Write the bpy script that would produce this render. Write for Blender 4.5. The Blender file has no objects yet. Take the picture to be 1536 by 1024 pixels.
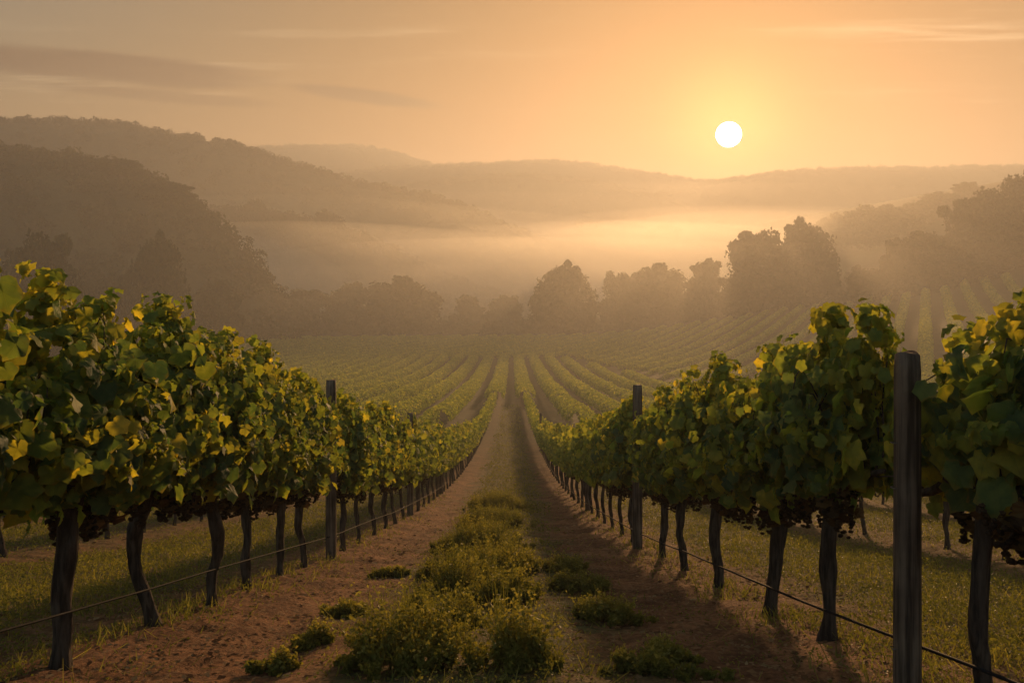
import bpy, math, random
import numpy as np
from mathutils import Vector

# ------------------------------------------------------------------ camera, sky, sun, exposure
scene = bpy.context.scene
COL = scene.collection
FPX = 1330.0                      # focal length in pixels of the 1536 wide photograph
cam_d = bpy.data.cameras.new("camera")
cam = bpy.data.objects.new("camera", cam_d)
COL.objects.link(cam)
cam.location = (0, 0, 0)
cam.rotation_euler = (math.radians(90), 0, 0)
cam_d.sensor_width = 36.0
cam_d.lens = FPX / 1536 * 36
cam_d.shift_y = -112 / 1536
cam_d.clip_start = 0.1
cam_d.clip_end = 9000
scene.camera = cam

SUN_AZ = math.atan2(1093 - 768, FPX)                       # to the right of the view axis
SUN_EL = math.atan2(400 - 202, math.hypot(FPX, 1093 - 768))
sun_dir = Vector((math.sin(SUN_AZ) * math.cos(SUN_EL), math.cos(SUN_AZ) * math.cos(SUN_EL), math.sin(SUN_EL)))
sun_l = bpy.data.lights.new("sun", 'SUN')
sun_l.energy = 5.0
sun_l.angle = math.radians(3.0)
sun_l.color = (1.0, 0.57, 0.25)
sun_o = bpy.data.objects.new("sun", sun_l)
COL.objects.link(sun_o)
sun_o.rotation_euler = sun_dir.to_track_quat('Z', 'Y').to_euler()

HAZE_DENSITY = 0.00095
SKY = 0.10
scene.view_settings.view_transform = 'Standard'
scene.view_settings.look = 'None'
scene.view_settings.gamma = 1
scene.view_settings.exposure = 1.38
scene.cycles.volume_bounces = 4
scene.cycles.max_bounces = 10
scene.cycles.transparent_max_bounces = 16
scene.cycles.use_denoising = True


def nd(nt, typ, **kw):
    n = nt.nodes.new(typ)
    for k, v in kw.items():
        setattr(n, k, v)
    return n


def mathn(nt, op, a, b=None, c=None, clamp=False):
    n = nt.nodes.new('ShaderNodeMath')
    n.operation = op
    n.use_clamp = clamp
    for i, v in enumerate((a, b, c)):
        if v is None:
            continue
        if isinstance(v, (int, float)):
            n.inputs[i].default_value = v
        else:
            nt.links.new(v, n.inputs[i])
    return n.outputs[0]


def mixc(nt, fac, a, b, mode='MIX'):
    n = nt.nodes.new('ShaderNodeMix')
    n.data_type = 'RGBA'
    n.blend_type = mode
    for s, v in ((n.inputs[0], fac), (n.inputs[6], a), (n.inputs[7], b)):
        if isinstance(v, (int, float)):
            s.default_value = v
        elif isinstance(v, tuple):
            s.default_value = (*v, 1) if len(v) == 3 else v
        else:
            nt.links.new(v, s)
    return n.outputs[2]


def maprange(nt, v, a, b, c=0.0, d=1.0, smooth=True):
    n = nt.nodes.new('ShaderNodeMapRange')
    if smooth:
        n.interpolation_type = 'SMOOTHSTEP'
    nt.links.new(v, n.inputs[0])
    for i, x in enumerate((a, b, c, d)):
        n.inputs[i + 1].default_value = x
    return n.outputs[0]


def noise(nt, vec, scale, detail=4, rough=0.55, out=0):
    n = nt.nodes.new('ShaderNodeTexNoise')
    n.inputs['Scale'].default_value = scale
    n.inputs['Detail'].default_value = detail
    n.inputs['Roughness'].default_value = rough
    if vec is not None:
        nt.links.new(vec, n.inputs['Vector'])
    return n.outputs[out]


def mapping(nt, vec, scale=(1, 1, 1), loc=(0, 0, 0), rot=(0, 0, 0)):
    n = nt.nodes.new('ShaderNodeMapping')
    n.inputs['Scale'].default_value = scale
    n.inputs['Location'].default_value = loc
    n.inputs['Rotation'].default_value = rot
    nt.links.new(vec, n.inputs['Vector'])
    return n.outputs[0]


def build_world():
    w = bpy.data.worlds.new("World")
    scene.world = w
    w.use_nodes = True
    nt = w.node_tree
    nt.nodes.clear()
    out = nd(nt, 'ShaderNodeOutputWorld')
    bg = nd(nt, 'ShaderNodeBackground')
    bg.inputs['Strength'].default_value = SKY
    nt.links.new(bg.outputs[0], out.inputs[0])
    sky = nd(nt, 'ShaderNodeTexSky', sky_type='NISHITA')
    sky.sun_disc = False
    sky.sun_elevation = SUN_EL
    sky.sun_rotation = SUN_AZ
    sky.air_density = 1.5
    sky.dust_density = 4.0
    sky.ozone_density = 1.0
    tc = nd(nt, 'ShaderNodeTexCoord')
    d = tc.outputs['Generated']
    sep = nd(nt, 'ShaderNodeSeparateXYZ')
    nt.links.new(d, sep.inputs[0])
    z = sep.outputs[2]
    dot = nd(nt, 'ShaderNodeVectorMath', operation='DOT_PRODUCT')
    nt.links.new(d, dot.inputs[0])
    dot.inputs[1].default_value = sun_dir
    dt = dot.outputs['Value']
    # air near the horizon is warmer than the zenith: tint the physical sky
    t = maprange(nt, z, 0.0, 0.30)
    tint = mixc(nt, t, (1.15, 0.74, 0.52), (0.78, 0.90, 1.05))
    base = mixc(nt, 1.0, sky.outputs[0], tint, 'MULTIPLY')
    base = mixc(nt, 1.0, base, (SKYK, SKYK, SKYK), 'MULTIPLY')
    # away from the sun and overhead the dawn sky stays cooler
    base = mixc(nt, maprange(nt, dt, 0.70, 0.25), base, mixc(nt, 1.0, sky.outputs[0], SKYBACK, 'MULTIPLY'))
    base = mixc(nt, maprange(nt, dt, 0.62, 0.99), base, mixc(nt, 1.0, base, NEARSUN, 'MULTIPLY'))
    def addg(base, g, col):
        n = nd(nt, 'ShaderNodeMix', data_type='RGBA')
        n.blend_type = 'ADD'
        n.clamp_result = False
        nt.links.new(g, n.inputs[0])
        nt.links.new(base, n.inputs[6])
        n.inputs[7].default_value = (*col, 1)
        return n.outputs[2]
    # high streaky clouds on a plane above (perspective of the real cloud layer)
    zz = mathn(nt, 'MAXIMUM', z, 0.03)
    px = mathn(nt, 'DIVIDE', sep.outputs[0], zz)
    py = mathn(nt, 'DIVIDE', sep.outputs[1], zz)
    cmb = nd(nt, 'ShaderNodeCombineXYZ')
    nt.links.new(px, cmb.inputs[0])
    nt.links.new(py, cmb.inputs[1])
    cv = mapping(nt, cmb.outputs[0], (0.45, 2.2, 1), (3.1, 0.7, 0), (0, 0, math.radians(-6)))
    n1 = noise(nt, cv, 1.4, 8, 0.66)
    n2 = noise(nt, mapping(nt, cmb.outputs[0], (0.22, 0.5, 1), (7.7, 2.0, 0)), 1.0, 4, 0.55)
    c1 = maprange(nt, n1, 0.50, 0.72)
    c2 = maprange(nt, n2, 0.45, 0.62)
    high = maprange(nt, z, 0.10, 0.22)
    lit = mathn(nt, 'MULTIPLY', mathn(nt, 'MULTIPLY', c1, c2), high)
    base = addg(base, lit, (2.6, 2.0, 1.2))
    # grey violet cloud bars low on the left
    az = mathn(nt, 'ARCTAN2', sep.outputs[0], sep.outputs[1])
    cm2 = nd(nt, 'ShaderNodeCombineXYZ')
    nt.links.new(az, cm2.inputs[0])
    nt.links.new(z, cm2.inputs[1])
    nn = noise(nt, mapping(nt, cm2.outputs[0], (6, 60, 1), (1.3, 0.2, 0)), 1.0, 5, 0.55)

    def bar(a0, z0, sa, sz, tilt):
        u = mathn(nt, 'DIVIDE', mathn(nt, 'SUBTRACT', az, a0), sa)
        v0 = mathn(nt, 'SUBTRACT', z, z0)
        v = mathn(nt, 'DIVIDE', mathn(nt, 'ADD', v0, mathn(nt, 'MULTIPLY', mathn(nt, 'SUBTRACT', az, a0), tilt)), sz)
        r = mathn(nt, 'ADD', mathn(nt, 'MULTIPLY', u, u), mathn(nt, 'MULTIPLY', v, v))
        r = mathn(nt, 'ADD', r, mathn(nt, 'MULTIPLY', mathn(nt, 'SUBTRACT', nn, 0.5), 2.4))
        return maprange(nt, r, 1.5, 0.2)
    k = mathn(nt, 'MAXIMUM', bar(-0.44, 0.200, 0.17, 0.016, 0.0), bar(-0.165, 0.186, 0.075, 0.008, 0.10))
    k = mathn(nt, 'MAXIMUM', k, mathn(nt, 'MULTIPLY', bar(-0.38, 0.176, 0.13, 0.006, 0.02), 0.6))
    base = mixc(nt, k, base, (0.0, 0.0, 0.07))
    # aureole round the sun and the sun's disc
    g0 = mathn(nt, 'POWER', mathn(nt, 'MAXIMUM', dt, 0.0), 10.0)
    g1 = mathn(nt, 'POWER', mathn(nt, 'MAXIMUM', dt, 0.0), 45.0)
    g2 = mathn(nt, 'POWER', mathn(nt, 'MAXIMUM', dt, 0.0), 600.0)

    base = addg(base, g0, GLOW0)
    base = addg(base, g1, GLOW1)
    base = addg(base, g2, GLOW2)
    disc = maprange(nt, dt, math.cos(0.01375), math.cos(0.0130))
    base = addg(base, disc, DISC)
    nt.links.new(base, bg.inputs[0])


SKYK = 0.25
SKYBACK = (0.95, 1.0, 1.1)
NEARSUN = (0.24, 0.125, 0.065)
GLOW0 = (0.6, 0.25, 0.03)
GLOW1 = (0.8, 0.30, 0.04)
GLOW2 = (6.0, 2.5, 0.6)
DISC = (400.0, 360.0, 290.0)
build_world()

# ------------------------------------------------------------------ helpers
rng = np.random.default_rng(7)


def tag(o, label=None, cat=None, group=None, kind=None):
    if label:
        o['label'] = label
    if cat:
        o['category'] = cat
    if group:
        o['group'] = group
    if kind:
        o['kind'] = kind
    return o


def empty(name, loc):
    o = bpy.data.objects.new(name, None)
    o.location = loc
    o.empty_display_size = 0.1
    COL.objects.link(o)
    return o


def mk(name, V, F, mat, parent=None, tint=None, uv=None, smooth=True, link=True):
    """one mesh object from vertex rows V and equal-length faces F (n x 3 or n x 4)"""
    V = np.asarray(V, dtype=np.float32)
    F = np.asarray(F, dtype=np.int32)
    me = bpy.data.meshes.new(name)
    me.vertices.add(len(V))
    me.vertices.foreach_set('co', V.ravel())
    k = F.shape[1]
    me.loops.add(F.size)
    me.loops.foreach_set('vertex_index', F.ravel())
    me.polygons.add(len(F))
    me.polygons.foreach_set('loop_start', np.arange(0, F.size, k, dtype=np.int32))
    me.polygons.foreach_set('loop_total', np.full(len(F), k, dtype=np.int32))
    me.polygons.foreach_set('use_smooth', np.full(len(F), smooth, dtype=bool))
    if tint is not None:
        a = me.attributes.new('tint', 'FLOAT', 'POINT')
        a.data.foreach_set('value', np.asarray(tint, dtype=np.float32))
    if uv is not None:
        a = me.attributes.new('leafuv', 'FLOAT_VECTOR', 'POINT')
        a.data.foreach_set('vector', np.asarray(uv, dtype=np.float32).ravel())
    me.update(calc_edges=True)
    me.materials.append(mat)
    o = bpy.data.objects.new(name, me)
    if link:
        COL.objects.link(o)
    if parent:
        o.parent = parent
    return o


def _hash(ix, iy, iz, seed):
    h = (ix * 374761393 + iy * 668265263 + iz * 2147483647 + seed * 974711) & 0xFFFFFFFF
    h = ((h ^ (h >> 13)) * 1274126177) & 0xFFFFFFFF
    return ((h ^ (h >> 16)) & 0xFFFF) / 65535.0


def vnoise(x, y, z=None, seed=0):
    x = np.asarray(x, float); y = np.asarray(y, float)
    z = np.zeros_like(x) if z is None else np.asarray(z, float)
    xi, yi, zi = (np.floor(a).astype(np.int64) for a in (x, y, z))
    fx, fy, fz = x - xi, y - yi, z - zi
    fx, fy, fz = (f * f * (3 - 2 * f) for f in (fx, fy, fz))
    r = 0
    for a in (0, 1):
        for b in (0, 1):
            for c in (0, 1):
                r = r + _hash(xi + a, yi + b, zi + c, seed) * (fx if a else 1 - fx) * (fy if b else 1 - fy) * (fz if c else 1 - fz)
    return r


def fbm(x, y, z=None, seed=0, o=4):
    r, a, s = 0, 0.5, 1.0
    for i in range(o):
        r = r + a * (vnoise(x * s, y * s, None if z is None else z * s, seed + i) - 0.5)
        a *= 0.5; s *= 2.03
    return r


def sstep(x, a, b):
    t = np.clip((np.asarray(x, float) - a) / (b - a), 0, 1)
    return t * t * (3 - 2 * t)


# ------------------------------------------------------------------ terrain
_sy = np.array([-60, 0, 6, 14, 19, 38, 60, 95, 130, 166, 220, 300, 3000.])
_ss = np.array([.20, .25, .245, .215, .20, .14, .11, .09, .075, .05, .015, 0, 0])
_yy = np.concatenate([np.arange(-60, 400, 0.1), np.arange(400, 3000, 10)])
_sl = np.interp(_yy, _sy, _ss)
_zz = -np.concatenate([[0], np.cumsum((_sl[1:] + _sl[:-1]) / 2 * np.diff(_yy))])
_zz += -0.75 - np.interp(0, _yy, _zz)


def prof(y):
    return np.interp(y, _yy, _zz)


def slope(y):
    return float(np.interp(y, _sy, _ss))


def terr(x, y):
    x = np.asarray(x, float); y = np.asarray(y, float)
    z = prof(y)
    w = sstep(y, 60, 150)
    r = 0.17 * (np.sqrt((x - 30) ** 2 + 300) + (x - 30)) / 2
    r = r + 0.30 * (np.sqrt((x - 122) ** 2 + 100) + (x - 122)) / 2 * sstep(y, 150, 240)
    z = z + w * np.minimum(r, 60)
    l = 0.10 * (np.sqrt((-x - 75) ** 2 + 400) + (-x - 75)) / 2
    z = z + sstep(y, 170, 300) * np.minimum(l, 30)
    return z + 0.6 * fbm(x / 30, y / 30, seed=5) * sstep(y, 40, 120)


XL, XR, GAP = -1.78, 1.42, 3.2
AC = (XL + XR) / 2            # middle of the central alley


def alley(x):
    """distance from the middle of the nearest alley"""
    return np.abs((np.asarray(x) - AC + GAP / 2) % GAP - GAP / 2)


def micro(x, y):
    x = np.asarray(x, float); y = np.asarray(y, float)
    n = 1 - sstep(y, 25, 60)
    g = 1 - sstep(alley(x) + 0.35 * fbm(x * 1.3, y * 1.3, seed=3, o=3), 0.35, 0.8)
    clod = fbm(x * 5, y * 5, seed=11, o=4) * 0.075 + fbm(x * 13, y * 13, seed=12, o=2) * 0.026
    berm = 0.05 * sstep(alley(x), 1.0, 1.55)
    return n * (clod * (1 - 0.5 * g) + 0.05 * g * (0.5 + fbm(x * 2, y * 2, seed=9)) + berm)


def gz(x, y):
    return terr(x, y) + micro(x, y)


def ground_hit(px, py):
    lo, hi = 1.5, 400.0
    for _ in range(50):
        m = (lo + hi) / 2
        x = (px - 768) / FPX * m
        if -(py - 400) / FPX * m < float(gz(x, m)):
            hi = m
        else:
            lo = m
    return (px - 768) / FPX * lo, lo


# ------------------------------------------------------------------ materials
def newmat(name):
    m = bpy.data.materials.new(name)
    m.use_nodes = True
    nt = m.node_tree
    nt.nodes.clear()
    out = nd(nt, 'ShaderNodeOutputMaterial')
    return m, nt, out


def leaf_mat(name, dark, mid, bright, trans_gain, tfac, gloss=0.35, veins=True, rough=0.5):
    m, nt, out = newmat(name)
    at = nd(nt, 'ShaderNodeAttribute', attribute_name='tint')
    ramp = nd(nt, 'ShaderNodeValToRGB')
    e = ramp.color_ramp.elements
    e[0].position = 0.0; e[0].color = (*dark, 1)
    e[1].position = 1.0; e[1].color = (*bright, 1)
    e2 = e.new(0.55); e2.color = (*mid, 1)
    nt.links.new(at.outputs['Fac'], ramp.inputs[0])
    geo = nd(nt, 'ShaderNodeNewGeometry')
    col = ramp.outputs[0]
    n = noise(nt, geo.outputs['Position'], 18 if veins else 1.5, 3)
    col = mixc(nt, maprange(nt, n, 0.35, 0.7), mixc(nt, 1.0, col, (0.72, 0.78, 0.75), 'MULTIPLY'), mixc(nt, 1.0, col, (1.2, 1.15, 1.0), 'MULTIPLY'))
    p = nd(nt, 'ShaderNodeBsdfPrincipled')
    if veins:
        lu = nd(nt, 'ShaderNodeAttribute', attribute_name='leafuv')
        s = nd(nt, 'ShaderNodeSeparateXYZ')
        nt.links.new(lu.outputs['Vector'], s.inputs[0])
        ang = mathn(nt, 'ARCTAN2', s.outputs[0], s.outputs[1])
        f = mathn(nt, 'ABSOLUTE', mathn(nt, 'SINE', mathn(nt, 'MULTIPLY', ang, 3.6)))
        rad = mathn(nt, 'SQRT', mathn(nt, 'ADD', mathn(nt, 'MULTIPLY', s.outputs[0], s.outputs[0]), mathn(nt, 'MULTIPLY', s.outputs[1], s.outputs[1])))
        v = mathn(nt, 'MULTIPLY', f, rad)
        vein = maprange(nt, v, 0.045, 0.0)
        col = mixc(nt, mathn(nt, 'MULTIPLY', vein, 0.35), col, (0.16, 0.17, 0.05))
        yy = mathn(nt, 'SUBTRACT', s.outputs[1], 0.38)
        er = mathn(nt, 'SQRT', mathn(nt, 'ADD', mathn(nt, 'MULTIPLY', s.outputs[0], s.outputs[0]), mathn(nt, 'MULTIPLY', yy, yy)))
        er = mathn(nt, 'ADD', er, mathn(nt, 'MULTIPLY', mathn(nt, 'SUBTRACT', noise(nt, geo.outputs['Position'], 30, 3), 0.5), 0.5))
        col = mixc(nt, mathn(nt, 'MULTIPLY', maprange(nt, er, 0.42, 0.62), 0.55), col, (0.24, 0.17, 0.035))
        b = nd(nt, 'ShaderNodeBump')
        b.inputs['Strength'].default_value = 0.7
        b.inputs['Distance'].default_value = 0.004
        nt.links.new(mathn(nt, 'ADD', mathn(nt, 'MULTIPLY', vein, -1.0), noise(nt, geo.outputs['Position'], 60, 2)), b.inputs['Height'])
        nt.links.new(b.outputs[0], p.inputs['Normal'])
    nt.links.new(col, p.inputs['Base Color'])
    p.inputs['Roughness'].default_value = rough
    p.inputs['Specular IOR Level'].default_value = gloss
    tr = nd(nt, 'ShaderNodeBsdfTranslucent')
    nt.links.new(mixc(nt, 1.0, col, trans_gain, 'MULTIPLY'), tr.inputs[0])
    mx = nd(nt, 'ShaderNodeMixShader')
    mx.inputs[0].default_value = tfac
    nt.links.new(p.outputs[0], mx.inputs[1])
    nt.links.new(tr.outputs[0], mx.inputs[2])
    nt.links.new(mx.outputs[0], out.inputs[0])
    return m


def bark_mat(name, c1, c2, sc=(14, 14, 3), bump=0.6, scale=3.0):
    m, nt, out = newmat(name)
    tc = nd(nt, 'ShaderNodeTexCoord')
    v = mapping(nt, tc.outputs['Object'], sc)
    n = noise(nt, v, scale, 6, 0.6)
    n2 = noise(nt, tc.outputs['Object'], 6, 3)
    col = mixc(nt, maprange(nt, n, 0.36, 0.66), c1, c2)
    col = mixc(nt, maprange(nt, n2, 0.3, 0.7), col, mixc(nt, 1.0, col, (0.6, 0.58, 0.6), 'MULTIPLY'))
    p = nd(nt, 'ShaderNodeBsdfPrincipled')
    nt.links.new(col, p.inputs['Base Color'])
    p.inputs['Roughness'].default_value = 0.85
    p.inputs['Specular IOR Level'].default_value = 0.2
    b = nd(nt, 'ShaderNodeBump')
    b.inputs['Strength'].default_value = bump
    b.inputs['Distance'].default_value = 0.02
    nt.links.new(n, b.inputs['Height'])
    nt.links.new(b.outputs[0], p.inputs['Normal'])
    nt.links.new(p.outputs[0], out.inputs[0])
    return m


def plain_mat(name, col, rough=0.6, metal=0.0, var=0.3, scale=8, spec=0.25):
    m, nt, out = newmat(name)
    tc = nd(nt, 'ShaderNodeTexCoord')
    n = noise(nt, tc.outputs['Object'], scale, 5)
    p = nd(nt, 'ShaderNodeBsdfPrincipled')
    c = mixc(nt, maprange(nt, n, 0.3, 0.7), tuple(x * (1 - var) for x in col), tuple(x * (1 + var) for x in col))
    nt.links.new(c, p.inputs['Base Color'])
    p.inputs['Roughness'].default_value = rough
    p.inputs['Metallic'].default_value = metal
    p.inputs['Specular IOR Level'].default_value = spec
    nt.links.new(p.outputs[0], out.inputs[0])
    return m


M_VINE = leaf_mat('vine_leaf', (0.052, 0.100, 0.056), (0.165, 0.200, 0.046), (0.38, 0.32, 0.055), (2.3, 2.15, 0.75), 0.58, gloss=0.16, rough=0.6)
M_FARVINE = leaf_mat('vine_leaf_plain', (0.105, 0.132, 0.034), (0.205, 0.222, 0.048), (0.40, 0.33, 0.065), (2.0, 2.0, 0.8), 0.48, veins=False, gloss=0.1, rough=0.7)
M_WEED = leaf_mat('weed_leaf', (0.065, 0.070, 0.022), (0.140, 0.132, 0.036), (0.26, 0.22, 0.07), (1.9, 1.9, 0.8), 0.45, gloss=0.05, veins=False)
M_TREE = leaf_mat('tree_leaf', (0.016, 0.022, 0.009), (0.026, 0.033, 0.012), (0.050, 0.054, 0.017), (1.2, 1.2, 0.8), 0.20, gloss=0.1, veins=False, rough=0.8)
M_DRY = leaf_mat('dry_leaf', (0.020, 0.011, 0.007), (0.050, 0.026, 0.012), (0.13, 0.07, 0.025), (1.2, 1.0, 0.6), 0.2, gloss=0.15, veins=False, rough=0.8)
M_LITTER = leaf_mat('litter', (0.12, 0.055, 0.024), (0.20, 0.10, 0.045), (0.34, 0.22, 0.11), (1.2, 1.1, 1.0), 0.2, gloss=0.1, veins=False, rough=0.8)
M_BARK = bark_mat('vine_bark', (0.022, 0.015, 0.011), (0.085, 0.062, 0.045), (16, 16, 2.2), 1.0)
M_POST = bark_mat('weathered_wood', (0.040, 0.027, 0.018), (0.17, 0.120, 0.082), (26, 26, 1.2), 0.5, 2.0)
M_TRUNK = bark_mat('tree_bark', (0.03, 0.022, 0.015), (0.07, 0.055, 0.04), (3, 3, 0.7), 0.5)
M_HOSE = plain_mat('black_hose', (0.014, 0.013, 0.014), 0.7, spec=0.03)
M_WIRE = plain_mat('steel_wire', (0.14, 0.12, 0.10), 0.45, 0.7)


def ground_mat():
    m, nt, out = newmat('vineyard_ground')
    geo = nd(nt, 'ShaderNodeNewGeometry')
    P = geo.outputs['Position']
    s = nd(nt, 'ShaderNodeSeparateXYZ')
    nt.links.new(P, s.inputs[0])
    x, y = s.outputs[0], s.outputs[1]
    # soil
    nb = noise(nt, P, 2.2, 8, 0.62)
    nf = noise(nt, P, 26, 6, 0.65)
    soil = mixc(nt, maprange(nt, nb, 0.35, 0.65), (0.115, 0.052, 0.022), (0.245, 0.120, 0.052))
    soil = mixc(nt, maprange(nt, nf, 0.38, 0.66), mixc(nt, 1.0, soil, (0.68, 0.62, 0.58), 'MULTIPLY'), mixc(nt, 1.0, soil, (1.3, 1.25, 1.2), 'MULTIPLY'))
    # straw and short dry grass
    ns = noise(nt, mapping(nt, P, (40, 9, 20), (0, 0, 0), (0, 0, 0.5)), 1.0, 4, 0.6)
    soil = mixc(nt, mathn(nt, 'MULTIPLY', maprange(nt, ns, 0.56, 0.68), 0.55), soil, (0.26, 0.17, 0.08))
    green = mixc(nt, maprange(nt, noise(nt, P, 7, 6, 0.6), 0.35, 0.65), (0.050, 0.052, 0.017), (0.110, 0.100, 0.032))
    # where it is green: the middle of each alley, ragged
    dx = mathn(nt, 'PINGPONG', mathn(nt, 'ADD', mathn(nt, 'SUBTRACT', x, AC), 320.0), GAP / 2)
    dx = mathn(nt, 'ADD', dx, mathn(nt, 'MULTIPLY', mathn(nt, 'SUBTRACT', noise(nt, P, 0.9, 6, 0.65), 0.5), 1.9))
    gm = maprange(nt, mathn(nt, 'SUBTRACT', dx, maprange(nt, y, 12, 26, 0.0, 0.3)), 0.95, 0.35)
    edge = maprange(nt, noise(nt, P, 12, 4), 0.35, 0.6)
    outer = maprange(nt, mathn(nt, 'ABSOLUTE', mathn(nt, 'SUBTRACT', x, AC)), 1.75, 2.4)      # neighbouring alleys are grassier
    dx2 = mathn(nt, 'ADD', mathn(nt, 'MULTIPLY', outer, 0.55), gm, clamp=True)
    fac = mathn(nt, 'MULTIPLY', dx2, mathn(nt, 'ADD', 0.45, mathn(nt, 'MULTIPLY', edge, 0.55)))
    col = mixc(nt, fac, soil, green)
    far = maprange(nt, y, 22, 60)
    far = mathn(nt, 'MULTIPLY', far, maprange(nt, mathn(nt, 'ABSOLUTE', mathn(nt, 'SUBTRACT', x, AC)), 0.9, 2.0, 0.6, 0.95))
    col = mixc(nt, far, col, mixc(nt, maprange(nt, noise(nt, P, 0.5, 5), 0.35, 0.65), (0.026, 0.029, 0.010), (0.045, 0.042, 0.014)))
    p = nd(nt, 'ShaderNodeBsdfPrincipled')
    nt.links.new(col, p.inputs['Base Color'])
    p.inputs['Roughness'].default_value = 0.95
    p.inputs['Specular IOR Level'].default_value = 0.15
    b = nd(nt, 'ShaderNodeBump')
    b.inputs['Strength'].default_value = 0.9
    b.inputs['Distance'].default_value = 0.05
    h = mathn(nt, 'ADD', mathn(nt, 'MULTIPLY', nb, 0.6), mathn(nt, 'MULTIPLY', nf, 0.7))
    nt.links.new(h, b.inputs['Height'])
    nt.links.new(b.outputs[0], p.inputs['Normal'])
    nt.links.new(p.outputs[0], out.inputs[0])
    return m


M_GROUND = ground_mat()


def hill_mat():
    m, nt, out = newmat('wooded_hill')
    geo = nd(nt, 'ShaderNodeNewGeometry')
    P = geo.outputs['Position']
    n = noise(nt, P, 0.06, 8, 0.65)
    col = mixc(nt, maprange(nt, n, 0.35, 0.65), (0.022, 0.028, 0.012), (0.045, 0.046, 0.020))
    p = nd(nt, 'ShaderNodeBsdfPrincipled')
    nt.links.new(col, p.inputs['Base Color'])
    p.inputs['Roughness'].default_value = 0.95
    p.inputs['Specular IOR Level'].default_value = 0.1
    b = nd(nt, 'ShaderNodeBump')
    b.inputs['Strength'].default_value = 1.0
    b.inputs['Distance'].default_value = 3.0
    nt.links.new(noise(nt, P, 0.25, 6, 0.6), b.inputs['Height'])
    nt.links.new(b.outputs[0], p.inputs['Normal'])
    nt.links.new(p.outputs[0], out.inputs[0])
    return m


M_HILL = hill_mat()


# ------------------------------------------------------------------ ground sheet
def grid_faces(nx, ny):
    i = np.arange(nx - 1)[None, :] + np.arange(ny - 1)[:, None] * nx
    i = i.ravel()
    return np.stack([i, i + 1, i + nx + 1, i + nx], 1)


def axis(fine, lim_fine, grow, lim):
    a = list(np.arange(0, lim_fine, fine)); s = fine
    while a[-1] < lim:
        s *= grow
        a.append(a[-1] + s)
    return np.array(a)


ys = np.concatenate([-axis(0.25, 1, 1.3, 40)[::-1], axis(0.05, 9, 1.022, 3200)[1:] + 0.0])
xa = axis(0.05, 3.0, 1.035, 2600)
xs = np.concatenate([-xa[::-1], xa[1:]])
GX, GY = np.meshgrid(xs, ys)
Z = gz(GX, GY)
ground = mk('ground', np.stack([GX.ravel(), GY.ravel(), Z.ravel()], 1), grid_faces(len(xs), len(ys)), M_GROUND)
tag(ground, kind='structure')


# ------------------------------------------------------------------ hills
def hill(crest, D, front, back, seed, bump, base=-26.0, name='hill'):
    cp = np.array(crest, float)
    cx = (cp[:, 0] - 768) / FPX * D
    cz = -(cp[:, 1] - 400) / FPX * D
    step = max(2.0, D / 260)
    x = np.arange(cx[0], cx[-1], step)
    zc = np.interp(x, cx, cz)
    k = np.ones(9) / 9
    zc = np.convolve(np.pad(zc, 4, 'edge'), k, 'valid')
    yc = D + 25 * fbm(x / 120, x * 0, seed=seed) * 2
    ts = np.concatenate([-np.linspace(1, 0, 26)[:-1], np.linspace(0, 1, 10)])
    T, X = np.meshgrid(ts, x, indexing='ij')
    ZC = np.broadcast_to(zc, T.shape); YC = np.broadcast_to(yc, T.shape)
    Y = YC + np.where(T < 0, T * front, T * back)
    f = 0.5 + 0.5 * np.cos(np.pi * np.clip(np.abs(T), 0, 1))
    f = np.where(T < 0, 0.55 * f + 0.45 * (1 - np.abs(T)), f)
    Zh = base + (ZC - base) * f
    rid = fbm(X / 45, Y / 45, seed=seed + 3) * 0.16 * (ZC - base) * np.sin(np.pi * np.clip(np.abs(T), 0, 1))
    Zh = Zh + rid + bump * fbm(X / 9, Y / 9, seed=seed + 7)
    o = mk(name, np.stack([X.ravel(), Y.ravel(), Zh.ravel()], 1), grid_faces(len(x), len(ts)), M_HILL)
    tag(o, kind='structure')
    return X, Y, Zh, T


def clump_template(n, size, seed, squash=0.8):
    """n small leaf faces spread through a lumpy ball of radius 1"""
    r = np.random.default_rng(seed)
    d = r.normal(size=(n, 3)); d /= np.linalg.norm(d, axis=1)[:, None]
    rad = r.uniform(0.55, 1.0, n) ** 0.5 * (0.82 + 0.5 * (vnoise(d[:, 0] * 2.2 + 9, d[:, 1] * 2.2, d[:, 2] * 2.2, seed)))
    c = d * rad[:, None]
    c[:, 2] *= squash
    return cards(c, d, size, r)


def cards(c, nrm, size, r, jitter=0.7):
    """small pointed quads centred at c, facing roughly nrm"""
    n = len(c)
    nn = nrm + r.normal(size=(n, 3)) * jitter
    nn /= np.linalg.norm(nn, axis=1)[:, None]
    a = np.cross(nn, r.normal(size=(n, 3)))
    a /= np.linalg.norm(a, axis=1)[:, None]
    b = np.cross(nn, a)
    s = (np.ones(n) * size * r.uniform(0.6, 1.3, n))[:, None]
    V = np.stack([c - a * s, c - b * s * 0.6 + nn * s * 0.15, c + a * s, c + b * s * 0.6 + nn * s * 0.15], 1).reshape(-1, 3)
    F = np.arange(4 * n).reshape(n, 4)
    return V, F


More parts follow.
